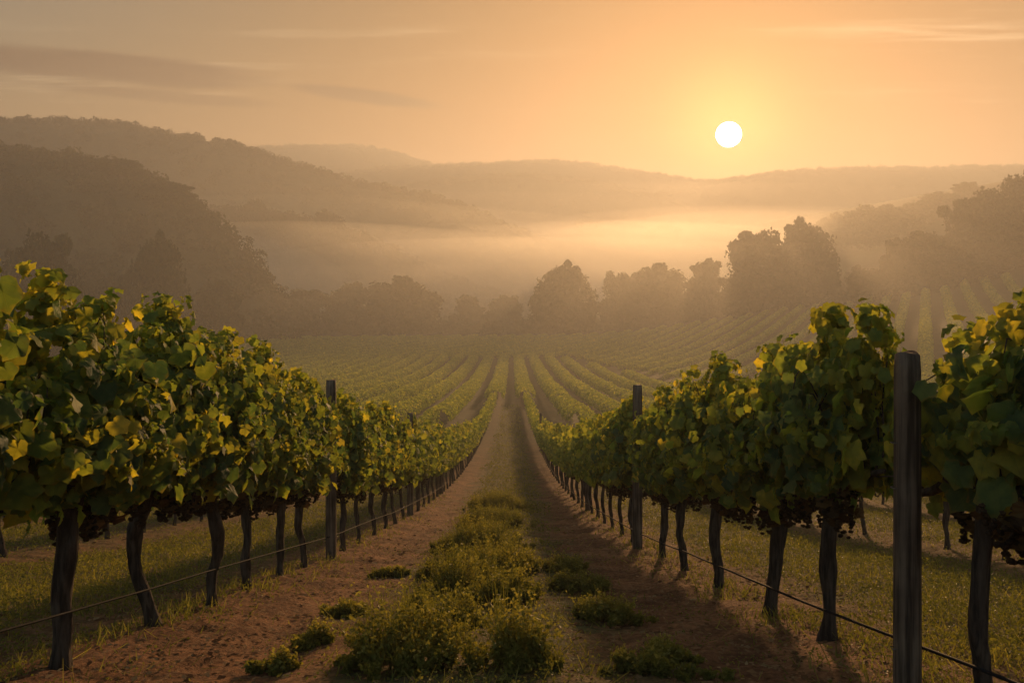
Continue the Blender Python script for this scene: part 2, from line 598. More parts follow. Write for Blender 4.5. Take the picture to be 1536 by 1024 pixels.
def scatter_clumps(pts, radii, tmpls, r, tints):
    Vs, Fs, Ts = [], [], []
    off = 0
    for i, (p, R) in enumerate(zip(pts, radii)):
        V, F = tmpls[i % len(tmpls)]
        a = r.uniform(0, 6.28)
        ca, sa = math.cos(a), math.sin(a)
        W = V @ np.array([[ca, sa, 0], [-sa, ca, 0], [0, 0, 1]]) * R * np.array([1, 1, r.uniform(.8, 1.2)]) + p
        Vs.append(W); Fs.append(F + off); off += len(W)
        Ts.append(np.repeat(r.uniform(0, 1, len(F)) * 0.5 + tints[i] * 0.5, 4))
    return np.concatenate(Vs), np.concatenate(Fs), np.concatenate(Ts)


TM = [clump_template(90, 0.22, s) for s in range(5)]


def cover(res, n, rmin, rmax, seed, label, name='forest', crest_bias=0.35):
    X, Y, Zh, T = res
    r = np.random.default_rng(seed)
    w = ((T <= 0.12) & (T > -0.8)).ravel()
    idx = np.nonzero(w)[0]
    near_crest = idx[np.abs(T.ravel()[idx]) < 0.05]
    k = int(n * crest_bias)
    pick = np.concatenate([r.choice(near_crest, k), r.choice(idx, n - k)])
    p = np.stack([X.ravel()[pick], Y.ravel()[pick], Zh.ravel()[pick]], 1)
    p[:, :2] += r.normal(size=(n, 2)) * 1.5
    R = rmin + (rmax - rmin) * r.uniform(0, 1, n) ** 2.2
    p[:, 2] += R * 0.35
    V, F, t = scatter_clumps(p, R, TM, r, r.uniform(0, 1, n))
    o = mk(name, V, F, M_TREE, tint=t, smooth=False)
    tag(o, label, 'forest', kind='stuff')


h1 = hill([(-500, 215), (-200, 222), (0, 232), (60, 236), (150, 246), (195, 256), (235, 283), (275, 303), (310, 326), (350, 362), (390, 410), (420, 460), (450, 520)], 268, 70, 50, 1, 1.6)
cover(h1, 1500, 1.3, 3.4, 21, 'dark wood covering the nearest hill at the far left')
h2 = hill([(60, 330), (200, 316), (330, 318), (380, 320), (440, 334), (500, 342), (545, 362), (590, 384), (640, 410), (720, 440), (800, 458)], 415, 90, 70, 2, 2.0)
cover(h2, 1300, 1.5, 3.8, 22, 'misty wood on the low slope left of the valley')
h3 = hill([(-500, 200), (-300, 190), (-100, 186), (0, 183), (60, 180), (130, 181), (190, 186), (250, 202), (330, 213), (400, 235), (460, 252),
           (520, 271), (600, 288), (660, 300), (710, 318), (770, 345), (860, 385)], 560, 150, 110, 3, 2.5)
cover(h3, 2000, 1.4, 3.4, 23, 'wooded ridge of the tall hill behind the left slope', crest_bias=0.5)
h8 = hill([(470, 405), (540, 377), (620, 372), (700, 378), (780, 376), (860, 366), (940, 366), (1010, 364), (1090, 374), (1170, 405)], 720, 90, 70, 8, 2)
cover(h8, 700, 1.5, 4.0, 28, 'faint wooded rise deep in the mist beyond the tree line')
h4 = hill([(100, 250), (250, 232), (400, 224), (470, 221), (545, 221), (600, 233), (640, 246), (720, 264), (820, 310)], 1350, 300, 180, 4, 3)
cover(h4, 1500, 2, 4.5, 24, 'faint wood on the farthest blue ridge left of centre', crest_bias=0.7)
h5 = hill([(420, 275), (600, 250), (700, 248), (820, 242), (880, 246), (930, 254), (1000, 264), (1060, 272), (1120, 278), (1220, 300)], 1250, 280, 180, 5, 3)
cover(h5, 1500, 2, 4.2, 25, 'faint wood on the far ridge in the middle', crest_bias=0.7)
h6 = hill([(520, 300), (640, 276), (710, 267), (780, 264), (850, 269), (930, 283), (1010, 305), (1060, 330)], 1020, 190, 140, 6, 2.4)
cover(h6, 900, 2, 4, 26, 'faint wood on the low hump before the far middle ridge', crest_bias=0.7)
h7 = hill([(960, 300), (1040, 280), (1085, 271), (1140, 264), (1200, 258), (1290, 253), (1400, 253), (1536, 251), (1750, 246), (2100, 240)], 1150, 280, 180, 7, 3)
cover(h7, 2200, 2, 4.2, 27, 'faint wood on the far ridge under and right of the sun', crest_bias=0.7)


# ------------------------------------------------------------------ tubes
def tube(path, radii, sides=8, flute=0.0, seed=0, cap=True):
    P = np.array(path, float); R = np.array(radii, float)
    n = len(P)
    T = np.gradient(P, axis=0); T /= np.linalg.norm(T, axis=1)[:, None] + 1e-9
    ref = np.array([1.0, 0.2, 0.1]) if abs(T[0, 2]) > 0.6 else np.array([0.1, 0.1, 1.0])
    V = []
    a = np.linspace(0, 2 * np.pi, sides, endpoint=False)
    for i in range(n):
        u = ref - T[i] * ref.dot(T[i]); u /= np.linalg.norm(u)
        v = np.cross(T[i], u)
        rr = R[i] * (1 + flute * (vnoise(np.cos(a) * 1.8 + 5 + seed, np.sin(a) * 1.8 + 5, np.full(sides, i * 0.33), seed) - 0.5) * 2)
        V.append(P[i] + np.outer(np.cos(a) * rr, u) + np.outer(np.sin(a) * rr, v))
    V = np.concatenate(V)
    F = []
    for i in range(n - 1):
        for j in range(sides):
            k = (j + 1) % sides
            F.append((i * sides + j, i * sides + k, (i + 1) * sides + k, (i + 1) * sides + j))
    if cap:
        V = np.concatenate([V, [P[0]], [P[-1]]])
        c0, c1 = len(V) - 2, len(V) - 1
        for j in range(sides):
            k = (j + 1) % sides
            F.append((c0, c0, k, j) if False else (c0, k, j, j))
            F.append((c1, (n - 1) * sides + j, (n - 1) * sides + k, (n - 1) * sides + k))
    return V, F


def merge(parts):
    Vs, Fs, off = [], [], 0
    for V, F in parts:
        Vs.append(V); Fs += [tuple(i + off for i in f) for f in F]; off += len(V)
    return np.concatenate(Vs), Fs


def mkpoly(name, V, F, mat, parent=None, smooth=True):
    F = [tuple(dict.fromkeys(f)) for f in F]
    me = bpy.data.meshes.new(name)
    me.from_pydata([tuple(v) for v in V], [], F)
    for p in me.polygons:
        p.use_smooth = smooth
    me.update()
    me.materials.append(mat)
    o = bpy.data.objects.new(name, me)
    COL.objects.link(o)
    if parent:
        o.parent = parent
    return o


# ------------------------------------------------------------------ trees
def make_tree(seed, shape):
    """unit tree: 1 high, crown radius 0.5"""
    r = np.random.default_rng(seed)
    # limbs
    parts = [tube([(0, 0, -0.06), (0.005, 0, 0.1), (0.015, 0.01, 0.28), (0.0, 0.0, 0.55), (0.0, 0.02, 0.75)], [0.045, 0.034, 0.028, 0.016, 0.006], 7, 0.2, seed)]
    lobes = []
    nl = 22
    for i in range(nl):
        a = i * 2.4 + r.uniform(-.4, .4)
        if shape == 'round':
            h = r.uniform(0.16, 0.80); rr = 0.32 * math.sqrt(max(0.05, 1 - ((h - 0.42) / 0.46) ** 2))
            R = r.uniform(0.15, 0.23)
        elif shape == 'tall':
            h = r.uniform(0.14, 0.88); rr = 0.30 * (1.05 - h) + 0.05
            R = r.uniform(0.12, 0.18)
        else:
            h = r.uniform(0.14, 0.68); rr = 0.36 * math.sqrt(r.uniform(0.2, 1))
            R = r.uniform(0.14, 0.2)
        c = np.array([math.cos(a) * rr, math.sin(a) * rr, h])
        lobes.append((c, R))
        b = np.array([0, 0, max(0.1, h - 0.18)])
        parts.append(tube([b, (b + c) / 2 + (0, 0, 0.03), c], [0.016, 0.011, 0.004], 5, 0.1, i, False))
    lobes.append((np.array([0, 0, 0.84 if shape != 'wide' else 0.66]), 0.17))
    lobes.append((np.array([0, 0, 0.55]), 0.24))
    for i in range(28):                                   # small outer sprays make the outline ragged
        c, R = lobes[r.integers(0, nl)]
        d = r.normal(size=3); d[2] = abs(d[2]) * 0.8; d /= np.linalg.norm(d)
        lobes.append((c + d * R * r.uniform(0.9, 1.25), r.uniform(0.05, 0.10)))
    Vs, Fs, Ts, off = [], [], [], 0
    for c, R in lobes:
        n = int(80 + 4200 * R ** 1.5 * 1.2)
        d = r.normal(size=(n, 3)); d /= np.linalg.norm(d, axis=1)[:, None]
        rad = R * r.uniform(0.35, 1.05, n) ** 0.5 * (0.75 + 0.55 * vnoise(d[:, 0] * 2.5 + seed, d[:, 1] * 2.5, d[:, 2] * 2.5 + R * 40, 3))
        p = c + d * rad[:, None] * np.array([1, 1, 0.85])
        V, F = cards(p, d, 0.028, r, 0.9)
        Vs.append(V); Fs.append(F + off); off += len(V)
        Ts.append(np.repeat(np.clip(r.uniform(0, 1, n) * 0.6 + r.uniform(0, .4), 0, 1), 4))
    return np.concatenate(Vs), np.concatenate(Fs), np.concatenate(Ts), merge(parts)


TREE_DATA = {}
for i, (sd, sh) in enumerate([(1, 'round'), (2, 'wide'), (3, 'round'), (4, 'tall'), (5, 'wide'), (6, 'round')]):
    V, F, T, tr = make_tree(sd, sh)
    c = mk('crown', V, F, M_TREE, tint=T, smooth=False, link=False)
    me = bpy.data.meshes.new('trunk')
    me.from_pydata([tuple(v) for v in tr[0]], [], [tuple(dict.fromkeys(f)) for f in tr[1]])
    me.materials.append(M_TRUNK)
    TREE_DATA[i] = (c.data, me)


def hillz(x, y, kind):
    return None


def surf(x, y):
    """highest hill or ground surface under a point"""
    z = float(terr(x, y))
    for X, Y, Zh, T in (h1, h2, h3, h8):
        j = int(np.argmin(np.abs(X[0] - x)))
        if abs(X[0, j] - x) > 6:
            continue
        col = Y[:, j]
        if col[0] <= y <= col[-1]:
            z = max(z, float(np.interp(y, col, Zh[:, j])))
    return z


def tree(px, top, wpx, D, var, label, group, rot):
    x = (px - 768) / FPX * D
    z0 = surf(x, D) - 0.2
    zt = -(top - 400) / FPX * D
    H = max(zt - z0, 3.0) * 1.03
    W = wpx / FPX * D
    t = empty('tree', (x, D, z0))
    tag(t, label, 'tree', group)
    t.rotation_euler = (0, 0, rot)
    t.scale = (W, W, H)
    cm, tm = TREE_DATA[var]
    for nm, d in (('crown', cm), ('trunk', tm)):
        o = bpy.data.objects.new(nm, d)
        COL.objects.link(o)
        o.parent = t


G_VAL = 'trees standing in the valley mist'
G_SL = 'trees on the wooded slopes'
TREES = [
    (450, 434, 92, 292, 0, 'round misty tree at the left end of the valley tree line', G_VAL),
    (522, 426, 76, 292, 2, 'misty tree between the left end tree and the big double crowned one', G_VAL),
    (605, 402, 118, 287, 1, 'broad misty tree, largest in the left half of the valley floor', G_VAL),
    (702, 446, 60, 310, 3, 'small faint tree left of the pair above the path', G_VAL),
    (756, 443, 56, 312, 0, 'small faint tree directly above the end of the path', G_VAL),
    (843, 400, 100, 268, 5, 'round dark tree just right of the path, standing alone', G_VAL),
    (935, 410, 70, 285, 2, 'lower tree joined to the left of the wide tree below the sun', G_VAL),
    (976, 382, 110, 290, 1, 'wide hazy tree left of the largest tree under the sun', G_VAL),
    (1058, 396, 76, 280, 3, 'pointed hazy tree between the wide tree and the largest tree', G_VAL),
    (1150, 345, 120, 262, 0, 'largest tree below the sun, its left crown', G_VAL),
    (1200, 336, 112, 268, 5, 'largest tree below the sun, its right crown', G_VAL),
    (1110, 400, 70, 255, 4, 'low bushy tree at the left foot of the largest tree', G_VAL),
    (1240, 410, 60, 258, 3, 'low tree at the right foot of the largest tree', G_VAL),
    (1010, 425, 70, 276, 4, 'low bush filling the gap right of the wide hazy tree', G_VAL),
    (1255, 322, 80, 400, 2, 'pale tree far behind, right of the largest tree', G_VAL),
    (1300, 308, 90, 375, 0, 'pale tree at the left end of the faint right wood', G_SL),
    (1345, 300, 90, 370, 1, 'pale rounded tree in the middle of the faint right wood', G_SL),
    (1400, 290, 100, 372, 5, 'pale broad tree behind the dark right wood', G_SL),
    (1450, 276, 60, 380, 3, 'pale narrow tree rising between the faint and dark woods at right', G_SL),
    (1300, 395, 60, 250, 4, 'low dark bush at the left tip of the dark right wood', G_SL),
    (1343, 364, 54, 252, 3, 'slim tree with pointed top at the left of the dark right wood', G_SL),
    (1395, 350, 100, 248, 2, 'mid height tree in the dark right wood beside the slim one', G_SL),
    (1440, 330, 100, 246, 1, 'dark tree stepping up toward the tall right wood', G_SL),
    (1480, 284, 110, 245, 0, 'tall dark tree left of the tallest in the right wood', G_SL),
    (1525, 264, 130, 243, 5, 'tallest dark tree at the right edge of the picture', G_SL),
    (1470, 380, 120, 236, 4, 'low dark tree in front of the tall right wood', G_SL),
    (1530, 370, 120, 232, 2, 'low dark tree at the right edge in front of the tallest', G_SL),
    (1590, 300, 150, 250, 1, 'dark tree cut by the right edge of the picture', G_SL),
    (885, 331, 52, 712, 2, 'very faint round tree above and right of the lone dark tree', G_VAL),
    (995, 337, 56, 712, 0, 'very faint tree high in the glow below the sun', G_VAL),
    (1070, 352, 44, 712, 3, 'very faint small tree left of the largest tree', G_VAL),
    (690, 358, 60, 712, 4, 'faint spreading tree in the mist left of the path', G_VAL),
    (770, 355, 60, 712, 1, 'faint spreading tree in the mist above the path', G_VAL),
    (630, 353, 50, 712, 2, 'faint tree right of the dark bumps on the left slope', G_VAL),
    (58, 350, 120, 165, 0, 'round dark tree at the left edge above the vines', G_VAL),
    (228, 362, 100, 198, 5, 'second round tree from the left edge above the vines', G_VAL),
    (318, 406, 96, 222, 1, 'low round tree third from the left edge', G_VAL),
    (148, 405, 90, 205, 4, 'low faint tree between the two round trees at left', G_VAL),
    (378, 300, 50, 395, 2, 'small tree at the upper end of the bumps on the left slope', G_SL),
    (434, 316, 56, 395, 0, 'second tree down the line of bumps on the left slope', G_SL),
    (489, 318, 66, 395, 5, 'tallest tree in the line of bumps on the left slope', G_SL),
    (530, 338, 60, 397, 1, 'lowest tree at the end of the bumps on the left slope', G_SL),
    (250, 272, 80, 264, 2, 'tree at the right end of the dark wooded hill at left', G_SL),
    (180, 238, 80, 268, 0, 'tree at the step in the dark wooded hill at left', G_SL),
]
for i, (px, top, w, D, v, lab, grp) in enumerate(TREES):
    tree(px, top, w, D, v, lab, grp, i * 1.7)

# undergrowth joining the trees of the valley floor and the right wood
r_ = np.random.default_rng(5)
up, uR = [], []
for _ in range(420):
    q = r_.uniform(0, 1)
    px_ = 380 + 900 * q
    D_ = r_.uniform(276, 318)
    x_ = (px_ - 768) / FPX * D_
    R_ = r_.uniform(1.3, 3.4)
    up.append((x_, D_, float(terr(x_, D_)) + R_ * 0.4)); uR.append(R_)
for _ in range(420):
    px_ = r_.uniform(1230, 1640)
    D_ = r_.uniform(238, 262) - 0.02 * (px_ - 1230)
    x_ = (px_ - 768) / FPX * D_
    R_ = r_.uniform(1.5, 4.0) * (0.6 + 0.6 * (px_ - 1230) / 400)
    up.append((x_, D_, float(terr(x_, D_)) + R_ * 0.4)); uR.append(R_)
for _ in range(260):
    px_ = r_.uniform(-60, 400)
    D_ = r_.uniform(268, 320)
    x_ = (px_ - 768) / FPX * D_
    R_ = r_.uniform(1.4, 3.6)
    up.append((x_, D_, float(terr(x_, D_)) + R_ * 0.3)); uR.append(R_)
V, F, T = scatter_clumps(np.array(up), np.array(uR), TM, r_, r_.uniform(0, 1, len(up)))
tag(mk('undergrowth', V, F, M_TREE, tint=T, smooth=False), 'bushy undergrowth filling the foot of the misty tree line', 'undergrowth', kind='stuff')

# ------------------------------------------------------------------ vine parts
_ang = np.array([0, 16, 30, 44, 62, 80, 98, 118, 140, 160, 180, 200, 220, 242, 262, 280, 298, 316, 330, 344])
_rad = np.array([1.14, .93, .86, .92, 1.06, .92, .82, .96, .94, .84, .48, .84, .94, .96, .82, .92, 1.06, .92, .86, .93])


def leaf_template(hi):
    if hi:
        a = np.radians(_ang); rr = _rad * 0.56
        V = [(0, 0.38, 0)]
        for A, R in zip(a, rr):
            x, y = math.sin(A) * R, 0.38 + math.cos(A) * R
            V.append((x, y, 0))
        V = np.array(V)
        d2 = V[:, 0] ** 2 + (V[:, 1] - 0.38) ** 2
        V[:, 2] = -0.55 * d2 + 0.20 * np.abs(V[:, 0]) + 0.05 * np.sin(V[:, 0] * 13 + V[:, 1] * 9)
        n = len(a)
        F = np.array([(0, 1 + (i + 1) % n, 1 + i) for i in range(n)])
    else:
        V = np.array([(0, 0.40, 0.05), (0, 1.0, -.12), (-.52, .62, -.06), (-.48, .1, -.08), (0, .12, 0), (.48, .1, -.08), (.52, .62, -.06)], float)
        F = np.array([(0, 1, 2), (0, 2, 3), (0, 3, 4), (0, 4, 5), (0, 5, 6), (0, 6, 1)])
    return V, F


LEAF_HI, LEAF_LO = leaf_template(True), leaf_template(False)


def place_leaves(pos, nrm, tip, size, tmpl, r, tint):
    V, F = tmpl
    n = len(pos)
    nrm = nrm / np.linalg.norm(nrm, axis=1)[:, None]
    tip = tip - nrm * (tip * nrm).sum(1)[:, None]
    tip /= np.linalg.norm(tip, axis=1)[:, None] + 1e-9
    side = np.cross(tip, nrm)
    wv = r.uniform(0.85, 1.15, n)[:, None, None]
    curl = r.uniform(0.5, 3.0, n)[:, None]
    loc = np.broadcast_to(V, (n,) + V.shape)
    out = (loc[:, :, 0:1] * side[:, None, :] * wv + loc[:, :, 1:2] * tip[:, None, :] + (loc[:, :, 2] * curl)[:, :, None] * nrm[:, None, :])
    tw = (loc[:, :, 0] * loc[:, :, 1] * r.normal(size=(n, 1)) * 0.5)[:, :, None] * nrm[:, None, :]
    out = (out + tw) * size[:, None, None] + pos[:, None, :]
    k = len(V)
    Fo = (F[None] + (np.arange(n) * k)[:, None, None]).reshape(-1, 3)
    uv = np.tile(V * [1, 1, 0], (n, 1))
    return out.reshape(-1, 3), Fo, np.repeat(tint, k), uv


def gen_vine(seed, slp, lod, tall=(), half=0.58, htop=1.48):
    r = np.random.default_rng(seed)
    nshoot = {0: 66, 1: 38, 2: 22}[lod]
    step = {0: 0.044, 1: 0.07, 2: 0.10}[lod]
    lsz = {0: 1.0, 1: 1.3, 2: 1.7}[lod]
    P, N, T, S, K = [], [], [], [], []
    stems = []
    shoots = []
    for i in range(nshoot):
        shoots.append((float(np.clip(r.normal(0, half * 0.36), -half, half)) if i % 5 else r.uniform(-half, half), r.choice([-1, 1]), r.uniform(0.86, 1.0) * htop if r.uniform() < .5 else r.uniform(1.0, htop), r.uniform() < 0.45, False))
    for (yy, hh) in tall:
        for q in range(9):
            shoots.append((yy + r.uniform(-.06, .06), r.choice([-1, 1]), hh - q * 0.035, False, True))
    if lod < 2:
        for _ in range(2):                                # a few shoots stand above the rest of the head
            yy, hh = r.uniform(-half * .6, half * .6), htop * r.uniform(1.03, 1.12)
            for q in range(4):
                shoots.append((yy + r.uniform(-.04, .04), r.choice([-1, 1]), hh - q * 0.05, False, True))
    for (y0, s, h, droop, tl) in shoots:
        if not tl:
            h = 0.74 + (h - 0.74) * (1 - 0.60 * (y0 / half) ** 2)
        sp = r.uniform(0.03, 0.17) * (0.25 if tl else 1)
        lean = r.normal() * (0.05 if tl else 0.12)
        L = (h - 0.72) * (1.5 if droop else 1.0)
        m = max(3, int(L / step * (1.5 if tl else 1)))
        t = np.linspace(0.02, 1, m)
        if droop:
            z = 0.74 + (h - 0.74) * np.sin(t * np.pi * 0.86) * r.uniform(.85, 1.0)
            x = s * (0.04 + (0.08 + sp) * t ** 0.8)
        else:
            z = 0.72 + (h - 0.72) * t
            x = s * (0.03 + sp * np.sin(t * 2.2)) * (1 - 0.35 * t)
        y = y0 + lean * t + 0.03 * np.sin(t * 9 + seed)
        path = np.stack([x, y, z], 1)
        if (tl and sum(1 for q in stems if q[1]) < 4) or (not tl and lod == 0 and r.uniform() < 0.2):
            stems.append((path[: max(3, int(m * 0.9)): max(1, m // 6)], tl))
        off = r.normal(size=(m, 3)) * np.array([0.05, 0.055, 0.035]) * (0.5 if tl else 1)
        off[:, 0] += s * 0.035
        P.append(path + off)
        nn = np.stack([s * r.uniform(0.35, 1.3, m), r.normal(size=m) * 0.55 - 0.15, r.uniform(-0.1, 0.75, m)], 1)
        N.append(nn)
        tt = np.stack([s * r.uniform(-.1, .6, m), r.normal(size=m) * 0.45, -r.uniform(0.35, 1.2, m)], 1)
        T.append(tt)
        sz = (0.044 + 0.075 * r.uniform(0, 1, m) ** 2.0) * (1.15 - 0.40 * t) * (0.9 if tl else 1)
        S.append(sz * lsz)
        hz = np.clip((z - 0.8) / 0.8, 0, 1)
        K.append(np.clip(r.beta(1.5, 2.6, m) * 0.9 + 0.22 * hz + (0.25 if tl else 0) + r.normal() * 0.08, 0, 1))
        if lod < 2:                                   # dense tuft of young leaves at the shoot tip
            q = 9 if lod == 0 else 4
            d = r.normal(size=(q, 3)); d /= np.linalg.norm(d, axis=1)[:, None]
            P.append(path[-1] + d * r.uniform(0.02, 0.075, q)[:, None] * np.array([1, 1, .8]))
            N.append(d + np.array([s * 0.3, -0.2, 0.3])); T.append(np.stack([d[:, 0], d[:, 1], d[:, 2] * .3 - 0.5], 1))
            S.append(r.uniform(0.035, 0.068, q) * lsz); K.append(np.clip(r.uniform(0.35, 0.85, q), 0, 1))
    if lod == 0:                                      # large old leaves on the outside, bluish
        m = 62
        s = r.choice([-1, 1], m); yy = np.clip(r.normal(0, half * 0.55, m), -half, half)
        P.append(np.stack([s * r.uniform(0.15, 0.25, m), yy, r.uniform(0.80, 0.85 + (htop - 0.98) * (1 - 0.4 * (yy / half) ** 2))], 1))
        N.append(np.stack([s * r.uniform(0.6, 1.3, m), r.normal(size=m) * 0.5 - 0.3, r.uniform(-.1, .8, m)], 1))
        T.append(np.stack([s * r.uniform(0, .5, m), r.normal(size=m) * 0.4, -np.ones(m)], 1))
        S.append(r.uniform(0.080, 0.122, m)); K.append(r.uniform(0.0, 0.32, m))
    # skirt of hanging leaves under the cordon and inner filling
    m = {0: 120, 1: 60, 2: 36}[lod]
    s = r.choice([-1, 1], m)
    P.append(np.stack([s * r.uniform(0.02, 0.20, m), r.uniform(-half, half, m) * r.uniform(.5, 1, m), r.uniform(0.84, 1.12, m) - 0.12 * (r.uniform(0, 1, m) < 0.14)], 1))
    N.append(np.stack([s * r.uniform(0.5, 1.2, m), r.normal(size=m) * 0.5, r.uniform(-.2, .5, m)], 1))
    T.append(np.stack([s * 0.2, r.normal(size=m) * 0.3, -np.ones(m)], 1))
    S.append(r.uniform(0.07, 0.13, m) * lsz)
    K.append(np.clip(r.beta(1.3, 2.4, m), 0, 1))
    P, N, T = (np.concatenate(a) for a in (P, N, T))
    S, K = np.concatenate(S), np.concatenate(K)
    if lod == 0:
        yel = r.uniform(0, 1, len(K)) < 0.035
        K[yel] = r.uniform(0.75, 0.95, yel.sum())
    P[:, 2] -= slp * P[:, 1]
    V, F, tint, uv = place_leaves(P, N, T, S, LEAF_HI if lod == 0 else LEAF_LO, r, K)
    return V, F, tint, uv, stems


def mesh_of(o):
    me = o.data
    bpy.data.objects.remove(o)
    return me


def make_foliage(seed, slp, lod, tall=(), half=0.52, htop=1.48):
    V, F, t, uv, stems = gen_vine(seed, slp, lod, tall, half, htop)
    fo = mesh_of(mk('foliage', V, F, M_VINE if lod == 0 else M_FARVINE, tint=t, uv=uv, smooth=True))
    ca = None
    if lod == 0 and stems:
        pr = []
        yy = np.linspace(-half * .8, half * .8, 7)
        pr.append(tube(np.stack([yy * 0, yy, 0.735 - slp * yy], 1), np.full(7, 0.006), 5, 0, 0, False))
        for p, tl in stems:
            p = np.vstack([[0.0, p[0][1], 0.735], p]); p[:, 2] -= slp * p[:, 1]
            if len(p) > 2:
                pr.append(tube(p, np.linspace(0.005 if tl else 0.0045, 0.002, len(p)), 5, 0, 0, False))
        if pr:
            V2, F2 = merge(pr)
            ca = mesh_of(mkpoly('canes', V2, F2, M_BARK))
    return fo, ca


def make_trunk(seed, R, bend=(0, 0), sides=14, wig=1.0, fork=0.0):
    r = np.random.default_rng(seed)
    n = 20
    t = np.linspace(0, 1, n)
    z = -0.12 + t * 0.88
    so = r.uniform(0, 50)
    x = 0.04 * wig * fbm(t * 3.1 + so, t * 0, seed=seed, o=3) * 2 + bend[0] * np.exp(-((t - 0.55) / 0.28) ** 2) + r.normal() * 0.03 * t
    y = 0.05 * wig * fbm(t * 2.7 + so + 9, t * 0, seed=seed + 1, o=3) * 2 + bend[1] * np.sin(t * np.pi)
    x -= x[2]; y -= y[2]
    rad = R * 0.86 * (1 + 0.45 * np.exp(-((t - 0.08) / 0.08) ** 2) + 0.6 * sstep(t, 0.76, 0.97) - 0.1 * np.sin(t * 7) + 0.15 * fbm(t * 6 + seed, t * 0, seed=seed))
    V, F = tube(np.stack([x, y, z], 1), rad, sides, 0.46, seed)
    top = (x[-1], y[-1], z[-1] - 0.04)
    parts = [(V, F)]
    if fork:                                              # a second arm leaving the trunk half way up
        j = 12
        b0 = np.array([x[j], y[j], z[j]])
        b1 = np.array([top[0], top[1] + fork, 0.74 - 0.24 * fork])
        parts.append(tube([b0, b0 * .7 + b1 * .3 + (0, .02, -.03), b0 * .35 + b1 * .65, b1], [R * .85, R * .8, R * .72, R * .7], 10, 0.3, seed + 5))
    # short knuckles of old wood at the head
    for q in range(5):
        a = r.uniform(0, 6.28)
        d = np.array([math.cos(a) * 0.5, math.sin(a) * 1.0, 0.7]); d /= np.linalg.norm(d)
        p0 = np.array(top)
        parts.append(tube([p0 - d * 0.02, p0 + d * 0.06, p0 + d * r.uniform(.10, .18) + (0, 0, .02)], [R * 0.75, R * 0.5, R * 0.22], 7, 0.25, seed + q))
    return merge(parts), top


def make_cordon(seed, slp, top, R=0.017, half=0.56):
    r = np.random.default_rng(seed + 99)
    parts = []
    for s in (-1, 1):
        m = 9
        t = np.linspace(0, 1, m)
        y = top[1] + s * half * t
        z = 0.72 + 0.03 * np.sin(t * 6 + r.uniform(0, 6)) - slp * y
        z[0] = top[2] - 0.01
        x = top[0] * (1 - t) + 0.02 * np.sin(t * 8 + r.uniform(0, 6))
        parts.append(tube(np.stack([x, y, z], 1), R * (1.5 - 0.9 * t), 7, 0.25, seed))
        for q in range(3):
            k = r.integers(2, m)
            p = np.array([x[k], y[k], z[k]])
            parts.append(tube([p, p + (r.normal() * .02, r.normal() * .02, .04), p + (r.normal() * .03, r.normal() * .03, .1)], [R * .7, R * .5, R * .3], 5, 0.1, seed))
    return merge(parts)


def ico():
    g = (1 + 5 ** 0.5) / 2
    V = np.array([(-1, g, 0), (1, g, 0), (-1, -g, 0), (1, -g, 0), (0, -1, g), (0, 1, g), (0, -1, -g), (0, 1, -g), (g, 0, -1), (g, 0, 1), (-g, 0, -1), (-g, 0, 1)])
    V = V / np.linalg.norm(V[0])
    F = np.array([(0, 11, 5), (0, 5, 1), (0, 1, 7), (0, 7, 10), (0, 10, 11), (1, 5, 9), (5, 11, 4), (11, 10, 2), (10, 7, 6), (7, 1, 8),
                  (3, 9, 4), (3, 4, 2), (3, 2, 6), (3, 6, 8), (3, 8, 9), (4, 9, 5), (2, 4, 11), (6, 2, 10), (8, 6, 7), (9, 8, 1)])
    return V, F


ICO = ico()


def make_cluster(seed, L=0.16):
    """withered bunch: shrivelled berries and crumpled brown leaves hanging from a stalk"""
    r = np.random.default_rng(seed)
    n = 46
    t = r.uniform(0, 1, n) ** 0.8
    w = 0.038 * (1 - t) ** 0.6 + 0.008
    a = r.uniform(0, 6.28, n)
    c = np.stack([np.cos(a) * w, np.sin(a) * w, -0.02 - t * L], 1)
    V = (ICO[0][None] * (r.uniform(0.006, 0.0115, n)[:, None, None]) * r.uniform(.7, 1.1, (n, 12, 1)) + c[:, None]).reshape(-1, 3)
    F = (ICO[1][None] + (np.arange(n) * 12)[:, None, None]).reshape(-1, 3)
    k = np.repeat(r.uniform(0, 0.5, n), 12)
    m = 9
    pos = np.stack([r.normal(size=m) * 0.02, r.normal(size=m) * 0.025, -r.uniform(0, L * .8, m)], 1)
    V2, F2, t2, _ = place_leaves(pos, r.normal(size=(m, 3)), np.stack([r.normal(size=m) * .5, r.normal(size=m) * .5, -np.ones(m)], 1), r.uniform(.028, .052, m), LEAF_HI, r, r.uniform(0.2, 1, m))
    return mesh_of(mk('grape_cluster', np.concatenate([V, V2]), np.concatenate([F, F2 + len(V)]), M_DRY, tint=np.concatenate([k, t2]), smooth=False))


CL = [make_cluster(s, L) for s, L in ((1, .17), (2, .13), (3, .20), (4, .15))]
ORD = ['first', 'second', 'third', 'fourth', 'fifth', 'sixth', 'seventh', 'eighth', 'ninth', 'tenth', 'eleventh', 'twelfth', 'thirteenth',
       'fourteenth', 'fifteenth', 'sixteenth', 'seventeenth', 'eighteenth', 'nineteenth', 'twentieth']
TENS = {2: 'twenty', 3: 'thirty', 4: 'forty', 5: 'fifty', 6: 'sixty', 7: 'seventy', 8: 'eighty', 9: 'ninety'}
TENTH = {3: 'thirtieth', 4: 'fortieth', 5: 'fiftieth', 6: 'sixtieth', 7: 'seventieth', 8: 'eightieth', 9: 'ninetieth'}


def ordw(n):
    if n <= 20:
        return ORD[n - 1]
    return TENTH[n // 10] if n % 10 == 0 else TENS[n // 10] + '-' + ORD[n % 10 - 1]


